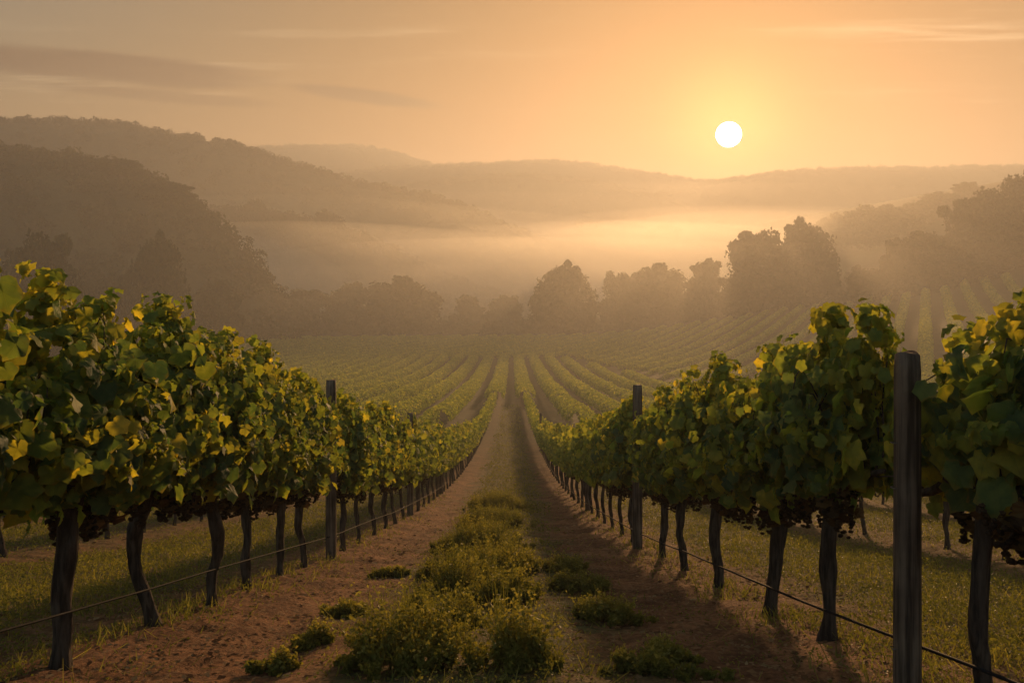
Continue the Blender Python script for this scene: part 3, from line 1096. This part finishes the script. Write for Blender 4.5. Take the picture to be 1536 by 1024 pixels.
# shared data for the repeats
POOL = {
    0: [make_foliage(300 + i, 0.235, 0, tall=[(0.2, 1.66)] if i % 2 else (), htop=1.55) for i in range(4)],
    1: [make_foliage(320 + i, 0.19, 1, tall=[(-0.2, 1.66)] if i == 1 else (), htop=1.58) for i in range(5)],
    2: [make_foliage(340 + i, 0.115, 2, htop=1.6) for i in range(5)],
}
TR_POOL = []
for i in range(7):
    tv, top = make_trunk(500 + i, [0.034, 0.026, 0.041, 0.030, 0.036, 0.024, 0.033][i], wig=[1, 1.5, .6, 1.2, 1, 1.4, .8][i])
    TR_POOL.append((mesh_of(mkpoly('trunk', tv[0], tv[1], M_BARK)), top))
CO_POOL = {k: [mesh_of(mkpoly('cordon', *make_cordon(600 + i, s, (0, 0, 0.72)), M_BARK)) for i in range(3)] for k, s in ((0, .235), (1, .19), (2, .115))}


def part(name, data, parent, loc=(0, 0, 0), scale=None):
    o = bpy.data.objects.new(name, data)
    COL.objects.link(o)
    o.parent = parent
    o.location = loc
    if scale:
        o.scale = scale
    return o


def vine(x, y, label, group, foliage=None, trunk=None, cordon=None, k=0, clusters=2, zs=1.0, lod=0):
    r = random.Random(int(x * 100) * 7919 + int(y * 100))
    root = empty('grapevine', (x, y, float(gz(x, y))))
    tag(root, label, 'grapevine', group)
    fo, ca = foliage or POOL[lod][r.randrange(len(POOL[lod]))]
    tm, top = trunk or TR_POOL[r.randrange(len(TR_POOL))]
    co = cordon or CO_POOL[lod][r.randrange(3)]
    part('trunk', tm, root)
    sx = r.choice((-1, 1)) if foliage is None else 1
    part('foliage', fo, root, scale=(sx * r.uniform(.92, 1.08), 1, zs * r.uniform(.94, 1.05)))
    if lod < 2:
        part('cordon', co, root)
    if ca is not None and foliage is not None:
        part('canes', ca, root)
    slp = slope(y)
    for q in range(clusters):
        cy = r.uniform(-.45, .45)
        c = part('grape_cluster', CL[r.randrange(4)], root, (r.uniform(-.06, .06), cy, 0.72 - slp * cy - 0.01))
        c.rotation_euler = (r.uniform(-.15, .15), r.uniform(-.15, .15), r.uniform(0, 6))
        s = r.uniform(.75, 1.15)
        s *= 1.1
        c.scale = (s * 1.35, s * 1.35, s)
    return root


G_L, G_R = 'grapevines in the front row left of the path', 'grapevines in the front row right of the path'
LEFT_Y = [2.45, 3.5, 4.42, 5.2, 6.0, 6.8, 7.55, 9.3, 10.3, 11.4, 12.5]
RIGHT_Y = [2.62, 3.98, 4.9, 6.1, 7.26, 8.4, 10.4, 11.5, 12.6]
while LEFT_Y[-1] < 88:
    LEFT_Y.append(LEFT_Y[-1] + 1.08)
while RIGHT_Y[-1] < 88:
    RIGHT_Y.append(RIGHT_Y[-1] + 1.08)
LEFT_LABEL = [
    'grapevine cut by the left edge of the picture, tall leafy crown',
    'thick straight trunked grapevine nearest on the left, wide dark trunk',
    'grapevine with crooked trunk beside the thick trunk on the left',
    'grapevine with gently curved trunk, third trunk from the left edge',
    'grapevine with one tall leaning shoot on top, left of the wooden post row end',
    'grapevine with forked trunk two places before the left wooden post',
    'slim grapevine directly in front of the left wooden post',
]
RIGHT_LABEL = [
    'grapevine cut by the right edge, twisted trunk right of the near post',
    'grapevine with straight trunk just left of the near wooden post',
    'grapevine with a swollen trunk head, two places left of the near post',
    'grapevine leaning a little, three places left of the near post',
    'slender grapevine with bent trunk, four places left of the near post',
    'slender grapevine last before the second post of the right row',
]
LEFT_TALL = {0: [(0.35, 1.60), (0.45, 1.54)], 1: [(0.30, 1.60)], 2: [(0.15, 1.54)], 3: [(0.1, 1.56)], 4: [(0.25, 1.74)], 5: [(-.3, 1.58)]}
RIGHT_TALL = {0: [(0.05, 1.36), (0.5, 1.30)], 1: [(-0.45, 1.40), (-0.3, 1.36)], 2: [(-0.55, 1.50)], 3: [(-.3, 1.52)], 4: [(0.2, 1.56)]}
LEFT_TRUNK = {1: (0.041, (0, 0)), 2: (0.036, (-0.085, 0)), 3: (0.034, (0.035, 0)), 4: (0.034, (-0.02, 0)), 5: (0.032, (0.02, 0))}
RIGHT_TRUNK = {0: (0.030, (-0.055, 0)), 1: (0.037, (0.0, 0)), 2: (0.040, (0.03, 0)), 3: (0.036, (-0.05, 0)), 4: (0.034, (-0.04, 0))}


def vine_row(x, Y, labels, talls, trunks, side, group, sd, hts):
    for i, y in enumerate(Y):
        if i < len(labels):
            lab = labels[i]
        else:
            lab = '%s grapevine along the front row %s of the grassy path' % (ordw(i + 1), side)
        lod = 0 if y < 13 else (1 if y < 38 else 2)
        if i < 6:
            slp = slope(y)
            fo = make_foliage(sd + i, slp, 0, tall=talls.get(i, ()), htop=hts[i], half=0.40 if sd == 2000 and i == 0 else 0.46)
            R, b = trunks.get(i, (0.036, (0, 0)))
            tv, top = make_trunk(sd + 50 + i, R, b, 20, 0.3 if i == 1 else 0.8, 0.26 if (sd == 1000 and i == 5) else 0.0)
            tr = (mesh_of(mkpoly('trunk', tv[0], tv[1], M_BARK)), top)
            co = mesh_of(mkpoly('cordon', *make_cordon(sd + i, slp, top), M_BARK))
            v = vine(x, y, lab, group, fo, tr, co, clusters=6, lod=0)
            if sd == 2000 and i == 0:            # this vine leans away from the near post
                for ch in v.children:
                    if ch.name.startswith(('foliage', 'canes')):
                        ch.location.x = 0.16
        else:
            vine(x, y, lab, group, clusters=4 if y < 13 else (1 if y < 24 else 0), lod=lod)


vine_row(XL, LEFT_Y, LEFT_LABEL, LEFT_TALL, LEFT_TRUNK, 'left', G_L, 1000, [1.44, 1.46, 1.50, 1.50, 1.52, 1.54])
vine_row(XR, RIGHT_Y, RIGHT_LABEL, RIGHT_TALL, RIGHT_TRUNK, 'right', G_R, 2000, [1.22, 1.32, 1.38, 1.44, 1.5, 1.54])
for rowx, y0, y1, nm in ((XL - GAP, 7.6, 58, 'second row left of the path'), (XR + GAP, 7.2, 58, 'second row right of the path'),
                         (XL - 2 * GAP, 11.0, 31, 'third row left of the path'), (XR + 2 * GAP, 11.0, 31, 'third row right of the path')):
    y = y0; i = 0
    while y < y1:
        i += 1
        vine(rowx, y, '%s grapevine from the front in the %s' % (ordw(i), nm), 'grapevines in the ' + nm, clusters=1 if y < 12 else 0, lod=1 if y < 32 else 2)
        y += 1.1


# ------------------------------------------------------------------ far vine rows: past what one could count
def hedge(rows_pts, dens_fn, size_fn, r):
    """rows_pts: list of (x, y) samples 1 m apart; returns leaf cards along them"""
    P = np.array(rows_pts)
    V_, F_, T_, off = [], [], [], 0
    d = P[:, 1]
    n = np.maximum(3, dens_fn(d).astype(int))
    idx = np.repeat(np.arange(len(P)), n)
    m = len(idx)
    a = r.uniform(-0.35, np.pi + 0.35, m)
    vig = 0.85 + 0.35 * vnoise(P[idx, 0] * 1.1, P[idx, 1] * 0.8, None, 4)
    wob = r.uniform(0.75, 1.05, m)
    off_ = np.stack([np.cos(a) * 0.92 * wob * vig, r.uniform(-.55, .55, m), 0.95 + np.sin(a) * 0.62 * wob * vig], 1)
    base = np.stack([P[idx, 0], P[idx, 1]], 1)
    c = np.concatenate([base, np.zeros((m, 1))], 1)
    ang = P[idx, 2]
    ux, uy = np.cos(ang), -np.sin(ang)          # across the row
    vx, vy = np.sin(ang), np.cos(ang)           # along the row
    c[:, 0] += off_[:, 0] * ux + off_[:, 1] * vx
    c[:, 1] += off_[:, 0] * uy + off_[:, 1] * vy
    c[:, 2] = terr(c[:, 0], c[:, 1]) + off_[:, 2]
    nr = np.stack([np.cos(a) * ux, np.cos(a) * uy, np.sin(a)], 1)
    V, F = cards(c, nr, 1.0, r, 0.55)
    # rescale each card about its centre
    s = np.repeat(size_fn(d)[idx], 4)[:, None]
    C = np.repeat(c, 4, 0)
    V = C + (V - C) * s
    t = np.repeat(np.clip(0.25 + 0.35 * (off_[:, 2] - 0.95) + r.uniform(-.2, .45, m), 0, 1), 4)
    return V, F, t


pts = []


def bound(y):
    return np.interp(y, [60, 100, 190, 200], [24, 22, 10, -400])


for k in range(-34, 10):
    x = XL + k * GAP if k < 0 else XR + (k) * GAP
    ystart = 89 if x in (XL, XR) else (58.5 if abs(x - AC) < 5.2 else (31.5 if abs(x - AC) < 8.5 else 14))
    if k < 0:
        x = XL + (k + 1) * GAP
        ystart = 89.5 if k == -1 else (58.5 if k == -2 else (31.5 if k == -3 else 13))
    else:
        ystart = 89.5 if k == 0 else (58.5 if k == 1 else (31.5 if k == 2 else 13))
    for y in np.arange(ystart, 198, 1.0):
        if abs(x) > 0.62 * y + 3 or x > bound(y):
            continue
        pts.append((x, y, 0.0))
ANG = math.radians(25)
for k in range(-60, 60):
    cx0 = k * 4.6
    for s in np.arange(60, 330, 1.0):
        x = cx0 * math.cos(ANG) + s * math.sin(ANG)
        y = -cx0 * math.sin(ANG) + s * math.cos(ANG)
        if y > 262 - 0.10 * abs(x) or y < 50 or abs(x) > 0.62 * y + 4:
            continue
        if x < bound(y) + 3.0 or x < -92 or x > 126:
            continue
        pts.append((x, y, ANG))
V, F, T = hedge(pts, lambda d: np.interp(d, [13, 50, 100, 160, 260], [160, 140, 120, 80, 46]), lambda d: np.interp(d, [13, 50, 100, 160, 260], [.075, .10, .14, .22, .32]), rng)
tag(mk('distant_vines', V, F, M_FARVINE, tint=T, smooth=False), 'vine rows running over the lower field and up the right slope', 'vines', kind='stuff')


# ------------------------------------------------------------------ posts, hose, wires
def post(x, y, w, h, seed, label, tilt=(0, 0), group='wooden trellis posts'):
    r = np.random.default_rng(seed)
    z0 = float(gz(x, y))
    t = empty('trellis_post', (x, y, z0))
    tag(t, label, 'post', group)
    n = 26; sides = 16
    V = []; F = []
    a = np.linspace(0, 2 * np.pi, sides, endpoint=False) + 0.2
    sq = 1 / np.maximum(np.abs(np.cos(a)), np.abs(np.sin(a))) ** 0.55
    for i in range(n):
        q = i / (n - 1)
        z = -0.15 + q * (h + 0.15)
        rr = w / 2 * sq * 0.93 * (1 + 0.05 * (vnoise(np.cos(a) * 3 + 7, np.sin(a) * 3 + 7, np.full(sides, z * 1.2), seed) - .5) * 2)
        rr *= 1 - 0.10 * q
        if i == n - 1:
            rr = rr * 0.93
        V += [(math.cos(A) * R + tilt[0] * z, math.sin(A) * R + tilt[1] * z, z + (0.006 * math.sin(A * 2) if i == n - 1 else 0)) for A, R in zip(a, rr)]
    for i in range(n - 1):
        for j in range(sides):
            k = (j + 1) % sides
            F.append((i * sides + j, i * sides + k, (i + 1) * sides + k, (i + 1) * sides + j))
    F.append(tuple(range((n - 1) * sides, n * sides)))
    mkpoly('shaft', np.array(V), F, M_POST, t)
    st = []
    for zz in (0.22, 0.72, h - 0.28):
        s = 1 if x < 0 else -1
        xx = s * w * 0.5
        st.append(tube([(xx - .01 * s, -.012, zz), (xx + 0.006 * s, -.010, zz), (xx + 0.006 * s, .010, zz), (xx - .01 * s, .012, zz)], [0.0018] * 4, 5, 0, 0))
    for q, sv in enumerate(st):
        mkpoly('staple', sv[0], sv[1], M_WIRE, t)


post(1.235, 2.77, 0.086, 1.14, 1, 'broad weathered wooden post nearest on the right, flat sawn top')
post(XR - 0.09, 9.4, 0.115, 1.74, 2, 'second wooden post down the row right of the path, dark and tall')
post(XL + 0.07, 8.38, 0.11, 1.70, 3, 'dark wooden post rising above the leaves left of the path')
post(XL, 15.5, 0.12, 1.80, 4, 'second wooden post down the row left of the path')
post(XL, 22.3, 0.12, 1.55, 5, 'third wooden post down the row left of the path, mostly in leaves')
post(XR, 16.6, 0.11, 1.50, 6, 'third wooden post down the row right of the path, mostly in leaves')
post(XR, 44, 0.14, 1.9, 7, 'distant wooden post where the right row bends down the slope')
post(XL - 2 * GAP, 17.5, 0.10, 1.5, 8, 'thin wooden post seen low between trunks at the far left')


def line_thing(name, x, h, y0, y1, R, mat, label, cat, sag=0.0, dx=0.0, group=None, knots=()):
    ysn = np.arange(y0, y1, 0.25)
    zz = prof(ysn) + 0.03 + h + 0.010 * fbm(ysn * 0.35, ysn * 0, seed=int(h * 100)) * 4
    xx = x + dx + 0.01 * fbm(ysn * 0.4, ysn * 0 + 3, seed=2) * 4
    V, F = tube(np.stack([xx, ysn, zz], 1), np.full(len(ysn), R), 8)
    o = mkpoly(name, V, F, mat)
    tag(o, label, cat, group)


line_thing('irrigation_hose', XL, 0.24, 1.2, 24, 0.0050, M_HOSE, 'thin black drip hose strung low along the left row trunks', 'hose', 0.012, 0.055)
line_thing('irrigation_hose', XR, 0.20, 1.2, 60, 0.0058, M_HOSE, 'thin black drip hose strung low along the right row trunks', 'hose', 0.012, -0.065)
line_thing('trellis_wire', XL, 0.76, 1.2, 60, 0.0022, M_WIRE, 'taut steel wire along the trunk heads of the left row', 'wire', 0, 0.02)
line_thing('trellis_wire', XR, 0.76, 1.2, 60, 0.0022, M_WIRE, 'taut steel wire along the trunk heads of the right row', 'wire', 0, 0.02)


# ------------------------------------------------------------------ weeds and grass
def weed_points(n, r, R, H):
    a = r.uniform(0, 6.28, n); q = np.sqrt(r.uniform(0, 1, n))
    lump = 0.75 + 0.5 * vnoise(np.cos(a) * 1.7 + 4, np.sin(a) * 1.7 + 4, None, int(R * 1000))
    x, y = np.cos(a) * q * R * lump, np.sin(a) * q * R * lump
    top = H * np.sqrt(np.maximum(0.03, 1 - q ** 2)) * (0.7 + 0.6 * vnoise(x * 14 + 50, y * 14 + 50, None, 5))
    z = top * r.uniform(0.25, 1.0, n) ** 0.6
    return np.stack([x, y, z], 1)


def weed_mesh(seed, R, H, n):
    """a clump of bushy herbs: many arching stems set with small leaflets and pale tips"""
    r = np.random.default_rng(seed)
    npl = max(4, int(26 * (R / 0.2) ** 1.4))
    a = r.uniform(0, 6.28, npl); q = np.sqrt(r.uniform(0, 1, npl)) * np.where(r.uniform(0, 1, npl) < 0.28, r.uniform(1.1, 1.7, npl), 1.0)
    bx, by = np.cos(a) * q * R * 0.85, np.sin(a) * q * R * 0.85
    hp = H * np.maximum(0.16, 1.0 - 0.55 * q ** 2) * r.uniform(0.30, 1.2, npl)
    C, N, S, K, BV = [], [], [], [], []
    per = max(6, int(n / npl / 14))
    for i in range(npl):
        for j in range(per):
            da = r.uniform(0, 6.28); sp = abs(r.normal()) * 0.30 * hp[i] + 0.01
            hh = hp[i] * r.uniform(0.55, 1.0)
            m = 14
            t = r.uniform(0.12, 1, m)
            dx, dy = math.cos(da) * sp, math.sin(da) * sp
            px = bx[i] + dx * t ** 1.3 + r.normal(size=m) * 0.010
            py = by[i] + dy * t ** 1.3 + r.normal(size=m) * 0.010
            pz = hh * t * (1 - 0.12 * t) + r.normal(size=m) * 0.006
            C.append(np.stack([px, py, np.maximum(pz, 0.004)], 1))
            N.append(np.stack([dx * 2 + r.normal(size=m) * .6, dy * 2 + r.normal(size=m) * .6, np.full(m, 0.7)], 1))
            S.append(0.0125 * (1.25 - 0.55 * t) * r.uniform(.7, 1.3, m))
            K.append(np.clip(0.30 + 0.62 * t ** 1.4 * hp[i] / H + r.uniform(-.1, .3, m), 0, 1))
            w = 0.0016
            sx, sy = -math.sin(da) * w, math.cos(da) * w
            BV.append([(bx[i] - sx, by[i] - sy, 0), (bx[i] + sx, by[i] + sy, 0), (bx[i] + dx * 1.1 + sx * .4, by[i] + dy * 1.1 + sy * .4, hh * 1.0), (bx[i] + dx * 1.1 - sx * .4, by[i] + dy * 1.1 - sy * .4, hh * .99)])
    C, N, S, K = (np.concatenate(v) for v in (C, N, S, K))
    V, F = cards(C, N, 1.0, r, 0.6)
    CC = np.repeat(C, 4, 0)
    V = CC + (V - CC) * np.repeat(S, 4)[:, None]
    B = np.array(BV).reshape(-1, 3)
    F2 = np.arange(len(B)).reshape(-1, 4) + len(V)
    return np.concatenate([V, B]), np.concatenate([F, F2]), np.concatenate([np.repeat(K, 4), np.full(len(B), 0.5)])


WEEDS = [  # px, py of the foot, width px, height px, label
    (595, 1012, 175, 125, 'bushy green weed clump at the bottom of the path, left of the brown gap'),
    (768, 1005, 140, 115, 'tall bushy weed clump at the bottom of the path, right of the brown gap'),
    (655, 942, 120, 75, 'round weed clump just behind the bottom left bush'),
    (752, 905, 110, 70, 'bushy weed clump right of centre behind the bottom right bush'),
    (690, 893, 120, 70, 'weed clump in the middle of the green strip'),
    (735, 862, 150, 62, 'wide weed clump across the green strip, midway up'),
    (672, 866, 90, 45, 'low weed clump on the left side of the green strip'),
    (718, 825, 130, 50, 'weed clump further up the green strip'),
    (742, 792, 100, 36, 'small weed clump where the green strip narrows'),
    (745, 765, 90, 28, 'smallest distant weed clump in the green strip'),
    (405, 1012, 60, 42, 'small grass tuft on the brown soil at the lower left'),
    (463, 972, 56, 38, 'grass tuft alone on the brown soil left of the bushes'),
    (515, 926, 66, 30, 'flat grass tuft on the brown soil left of the strip'),
    (582, 868, 50, 20, 'tiny grass tuft on brown soil near the left row'),
    (870, 893, 90, 34, 'low dark weed patch right of the strip, upper one'),
    (915, 940, 100, 46, 'low dark weed patch right of the strip, middle one'),
    (1000, 1008, 130, 60, 'dark low weeds at the bottom right of the path'),
    (850, 860, 80, 26, 'faint low weeds right of the strip, farthest patch'),
]
for i, (px, py, w, h, lab) in enumerate(WEEDS):
    x, y = ground_hit(px, py)
    s = y / FPX
    R, H = w * s / 2, h * s * 1.25
    y += R * 0.6
    V, F, T = weed_mesh(50 + i, R * 1.15, H, int(2500 + 90000 * R * R + 6000 * R))
    V[:, 2] += gz(x + V[:, 0], y + V[:, 1]) - float(gz(x, y))
    o = mk('weed_clump', V, F, M_WEED, tint=T, smooth=False)
    o.location = (x, y, float(gz(x, y)))
    tag(o, lab, 'weed clump', 'weed clumps along the path')

# ground cover of the alleys, one object
r = np.random.default_rng(77)
Cs, Ns, Ss, Ks = [], [], [], []


def cover_patch(n, y0, y1, fn, zmax, size):
    y = y0 * (y1 / y0) ** r.uniform(0, 1, n)
    x = r.uniform(-1, 1, n) * (0.60 * y + 1.0)
    x = np.clip(x, -16, 16)
    dens = fn(x, y)
    ok = r.uniform(0, 1, n) < dens
    x, y, dens = x[ok], y[ok], dens[ok]
    hgt = zmax * (0.25 + 1.1 * np.maximum(0, fbm(x * 2.2, y * 2.2, seed=31) + 0.35)) * dens ** 0.5
    z = gz(x, y) + hgt * r.uniform(0.0, 1, len(x)) ** 0.7
    Cs.append(np.stack([x, y, z], 1)); Ns.append(np.tile([0, 0, 1.0], (len(x), 1)))
    Ss.append(size * (0.7 + y / 14)); Ks.append(np.clip(0.2 + 0.5 * r.uniform(0, 1, len(x)) + 0.2 * fbm(x, y, seed=8), 0, 1))


def d_center(x, y):
    n = fbm(x * 1.1, y * 1.1, seed=41) * 1.4 + 0.12
    wd = 0.25 * sstep(y, 12, 26)
    c = 1 - sstep(np.abs(x - AC - 0.05) - n * 0.6, 0.25 + wd, 0.75 + wd)
    c = c * np.where(y > 12, 0.9, 0.45) * (0.35 + 0.9 * sstep(fbm(x * 2.1, y * 1.6, seed=46), -0.12, 0.12))
    return c * (np.abs(x - AC) < 1.5)


def d_outer(x, y):
    a = alley(x)
    n = fbm(x * 1.3, y * 1.3, seed=43)
    base = 1 - sstep(a - n * 1.0, 0.55, 1.35)
    row = 0.55 * sstep(a, 1.25, 1.55) * (0.5 + n * 1.5)
    return np.clip(base + row, 0, 1) * (np.abs(x - AC) > 1.62)


def d_rowfoot(x, y):
    a = np.abs(np.abs(x - AC) - GAP / 2)
    n = fbm(x * 2.3, y * 2.3, seed=45) + 0.1
    return np.clip((1 - sstep(a, 0.05, 0.42)) * (0.35 + 2.2 * n), 0, 1)


cover_patch(90000, 2.6, 16, d_center, 0.12, 0.008)
cover_patch(420000, 9, 90, d_center, 0.20, 0.010)
cover_patch(260000, 2.6, 30, d_outer, 0.15, 0.009)
cover_patch(60000, 2.6, 30, d_rowfoot, 0.09, 0.009)
cover_patch(110000, 2.6, 24, lambda x, y: np.clip(fbm(x * 2.6, y * 2.6, seed=51) * 5 - 0.25, 0, .8) * (np.abs(x - AC) < 1.6), 0.055, 0.006)
C = np.concatenate(Cs); S = np.concatenate(Ss); K = np.concatenate(Ks)
V, F = cards(C, np.concatenate(Ns), 1.0, r, 0.8)
CC = np.repeat(C, 4, 0)
V = CC + (V - CC) * np.repeat(S, 4)[:, None]
# upright blades
n = 60000
y = 2.5 * (22 / 2.5) ** r.uniform(0, 1, n)
x = np.clip(r.uniform(-1, 1, n) * (0.6 * y + 1), -12, 12)
dn = np.clip(d_outer(x, y) + d_rowfoot(x, y) + 0.5 * d_center(x, y) + 0.03, 0, 1)
ok = r.uniform(0, 1, n) < dn
x, y, dn = x[ok], y[ok], dn[ok]
n = len(x)
h = r.uniform(0.02, 0.10, n) * (0.45 + 0.5 * dn)
a = r.uniform(0, 6.28, n); w = 0.0022 + 0.00035 * y
ln = r.normal(size=(n, 2)) * 0.035
z = gz(x, y)
B = np.stack([np.stack([x - np.cos(a) * w, y - np.sin(a) * w, z - .005], 1), np.stack([x + np.cos(a) * w, y + np.sin(a) * w, z - .005], 1),
              np.stack([x + ln[:, 0] + np.cos(a) * w * .2, y + ln[:, 1], z + h], 1), np.stack([x + ln[:, 0] - np.cos(a) * w * .2, y + ln[:, 1], z + h * .97], 1)], 1).reshape(-1, 3)
BF = np.arange(4 * n).reshape(n, 4) + len(V)
tag(mk('grass', np.concatenate([V, B]), np.concatenate([F, BF]), M_WEED, tint=np.concatenate([np.repeat(K, 4), np.repeat(r.uniform(.2, 1, n), 4)]), smooth=False),
    'low green weeds and grass in the alleys between the vine rows', 'grass', kind='stuff')


# fallen leaves, straw and clods' crumbs on the bare soil
n = 30000
y = 2.4 * (26 / 2.4) ** r.uniform(0, 1, n)
x = np.clip(r.uniform(-1, 1, n) * (0.6 * y + 1), -9, 9)
ok = r.uniform(0, 1, n) < sstep(alley(x) + 0.6 * fbm(x * 2, y * 2, seed=61), 0.2, 0.9) * (0.25 + 1.5 * np.clip(fbm(x * 3, y * 3, seed=62) + .3, 0, 1))
x, y = x[ok], y[ok]; n = len(x)
z = gz(x, y) + 0.003
Cc = np.stack([x, y, z], 1)
V, F = cards(Cc, np.tile([0, 0, 1.6], (n, 1)), 1.0, r, 0.28)
CC = np.repeat(Cc, 4, 0)
el = np.repeat(np.where(r.uniform(0, 1, n) < .5, 0.012, 0.020) * r.uniform(.5, 1.2, n) * (0.8 + y / 16), 4)[:, None]
V = CC + (V - CC) * el
tag(mk('leaf_litter', V, F, M_LITTER, tint=np.repeat(r.uniform(0, 1, n) ** 1.5, 4), smooth=False), 'brown leaf litter and straw strewn over the bare soil', 'leaf litter', kind='stuff')

# ------------------------------------------------------------------ haze and mist
def vol_mat(name, dens, col=(0.41, 0.43, 0.46), aniso=0.42):
    m, nt, out = newmat(name)
    v = nd(nt, 'ShaderNodeVolumePrincipled')
    v.inputs['Color'].default_value = (*col, 1)
    v.inputs['Density'].default_value = dens
    v.inputs['Anisotropy'].default_value = aniso
    nt.links.new(v.outputs[0], out.inputs['Volume'])
    return m


def box(name, a, b, mat):
    x0, y0, z0 = a; x1, y1, z1 = b
    V = [(x0, y0, z0), (x1, y0, z0), (x1, y1, z0), (x0, y1, z0), (x0, y0, z1), (x1, y0, z1), (x1, y1, z1), (x0, y1, z1)]
    F = [(0, 3, 2, 1), (4, 5, 6, 7), (0, 1, 5, 4), (1, 2, 6, 5), (2, 3, 7, 6), (3, 0, 4, 7)]
    return mkpoly(name, np.array(V, float), F, mat, smooth=False)


hz = box('haze', (-2700, -80, -40), (2700, 1900, 194), vol_mat('haze_air', HAZE_DENSITY))
tag(hz, 'warm morning haze filling the whole valley', 'haze', kind='stuff')


def mist(c, s, dens, label, rot=0.0):
    V, F = [], []
    nu, nv = 40, 20
    for j in range(nv + 1):
        ph = math.pi * j / nv
        for i in range(nu):
            th = 2 * math.pi * i / nu
            V.append((math.sin(ph) * math.cos(th), math.sin(ph) * math.sin(th), math.cos(ph)))
    V = np.array(V)
    V = V * (1 + 0.22 * fbm(V[:, 0] * 2 + 7, V[:, 1] * 2 + 7, V[:, 2] * 2 + 7, seed=int(c[0]) & 255)[:, None])
    for j in range(nv):
        for i in range(nu):
            k = (i + 1) % nu
            F.append((j * nu + i, (j + 1) * nu + i, (j + 1) * nu + k, j * nu + k))
    me = [tuple(f) for f in F]
    o = mkpoly('mist', V * np.array(s), me, vol_mat('mist_air', dens, (0.995, 0.95, 0.86), 0.60))
    o.location = c
    o.rotation_euler = (0, 0, rot)
    tag(o, label, 'mist', kind='stuff')


mist((140, 830, -8), (700, 150, 34), 0.0022, 'widest mist layer filling the valley before the far ridges')
mist((-60, 860, -2), (420, 130, 46), 0.0016, 'higher mist layer left of centre before the far ridges')
mist((260, 800, 4), (360, 130, 42), 0.0016, 'higher mist layer right of centre before the far ridges')
mist((60, 640, -8), (320, 90, 36), 0.0022, 'mist layer beyond the end of the long left hill')
mist((-40, 600, -2), (220, 80, 34), 0.0022, 'mist drifting off the foot of the long left hill')
mist((170, 590, 4), (220, 90, 36), 0.0018, 'mist behind the right wood')
mist((-120, 480, 6), (200, 34, 32), 0.0024, 'mist between the low left slope and the tall hill, upper wisp')
mist((-40, 500, -6), (170, 44, 30), 0.0040, 'mist between the low left slope and the tall hill, lower wisp')
mist((60, 480, -6), (190, 80, 30), 0.0040, 'bright mist before the wooded rise')
mist((110, 385, 0), (130, 50, 24), 0.0040, 'mist rising behind the largest tree')
mist((20, 390, -10), (170, 60, 24), 0.0045, 'mist behind the lone dark tree')
mist((-90, 352, -8), (150, 36, 26), 0.0065, 'mist behind the left part of the tree line')
mist((-150, 214, -14), (62, 20, 14), 0.0080, 'mist behind the round trees at the left edge')
mist((-120, 252, -14), (60, 24, 15), 0.0025, 'mist at the foot of the dark wooded hill')
mist((-150, 345, -10), (90, 30, 26), 0.0100, 'mist between the wooded hill and the left slope')
mist((0, 296, -15), (280, 60, 16), 0.0014, 'ground mist about the feet of the tree line')
mist((60, 228, -12), (120, 36, 18), 0.0009, 'faint mist before the trees under the sun')
mist((0, 255, -8), (430, 345, 46), 0.0005, 'broad thin mist over the whole vineyard and its tree line')
mist((150, 900, 10), (800, 220, 74), 0.00045, 'tall thin mist climbing the feet of the far ridges')
mist((-60, 700, 6), (420, 130, 52), 0.0005, 'thin upper mist off the end of the long left hill')
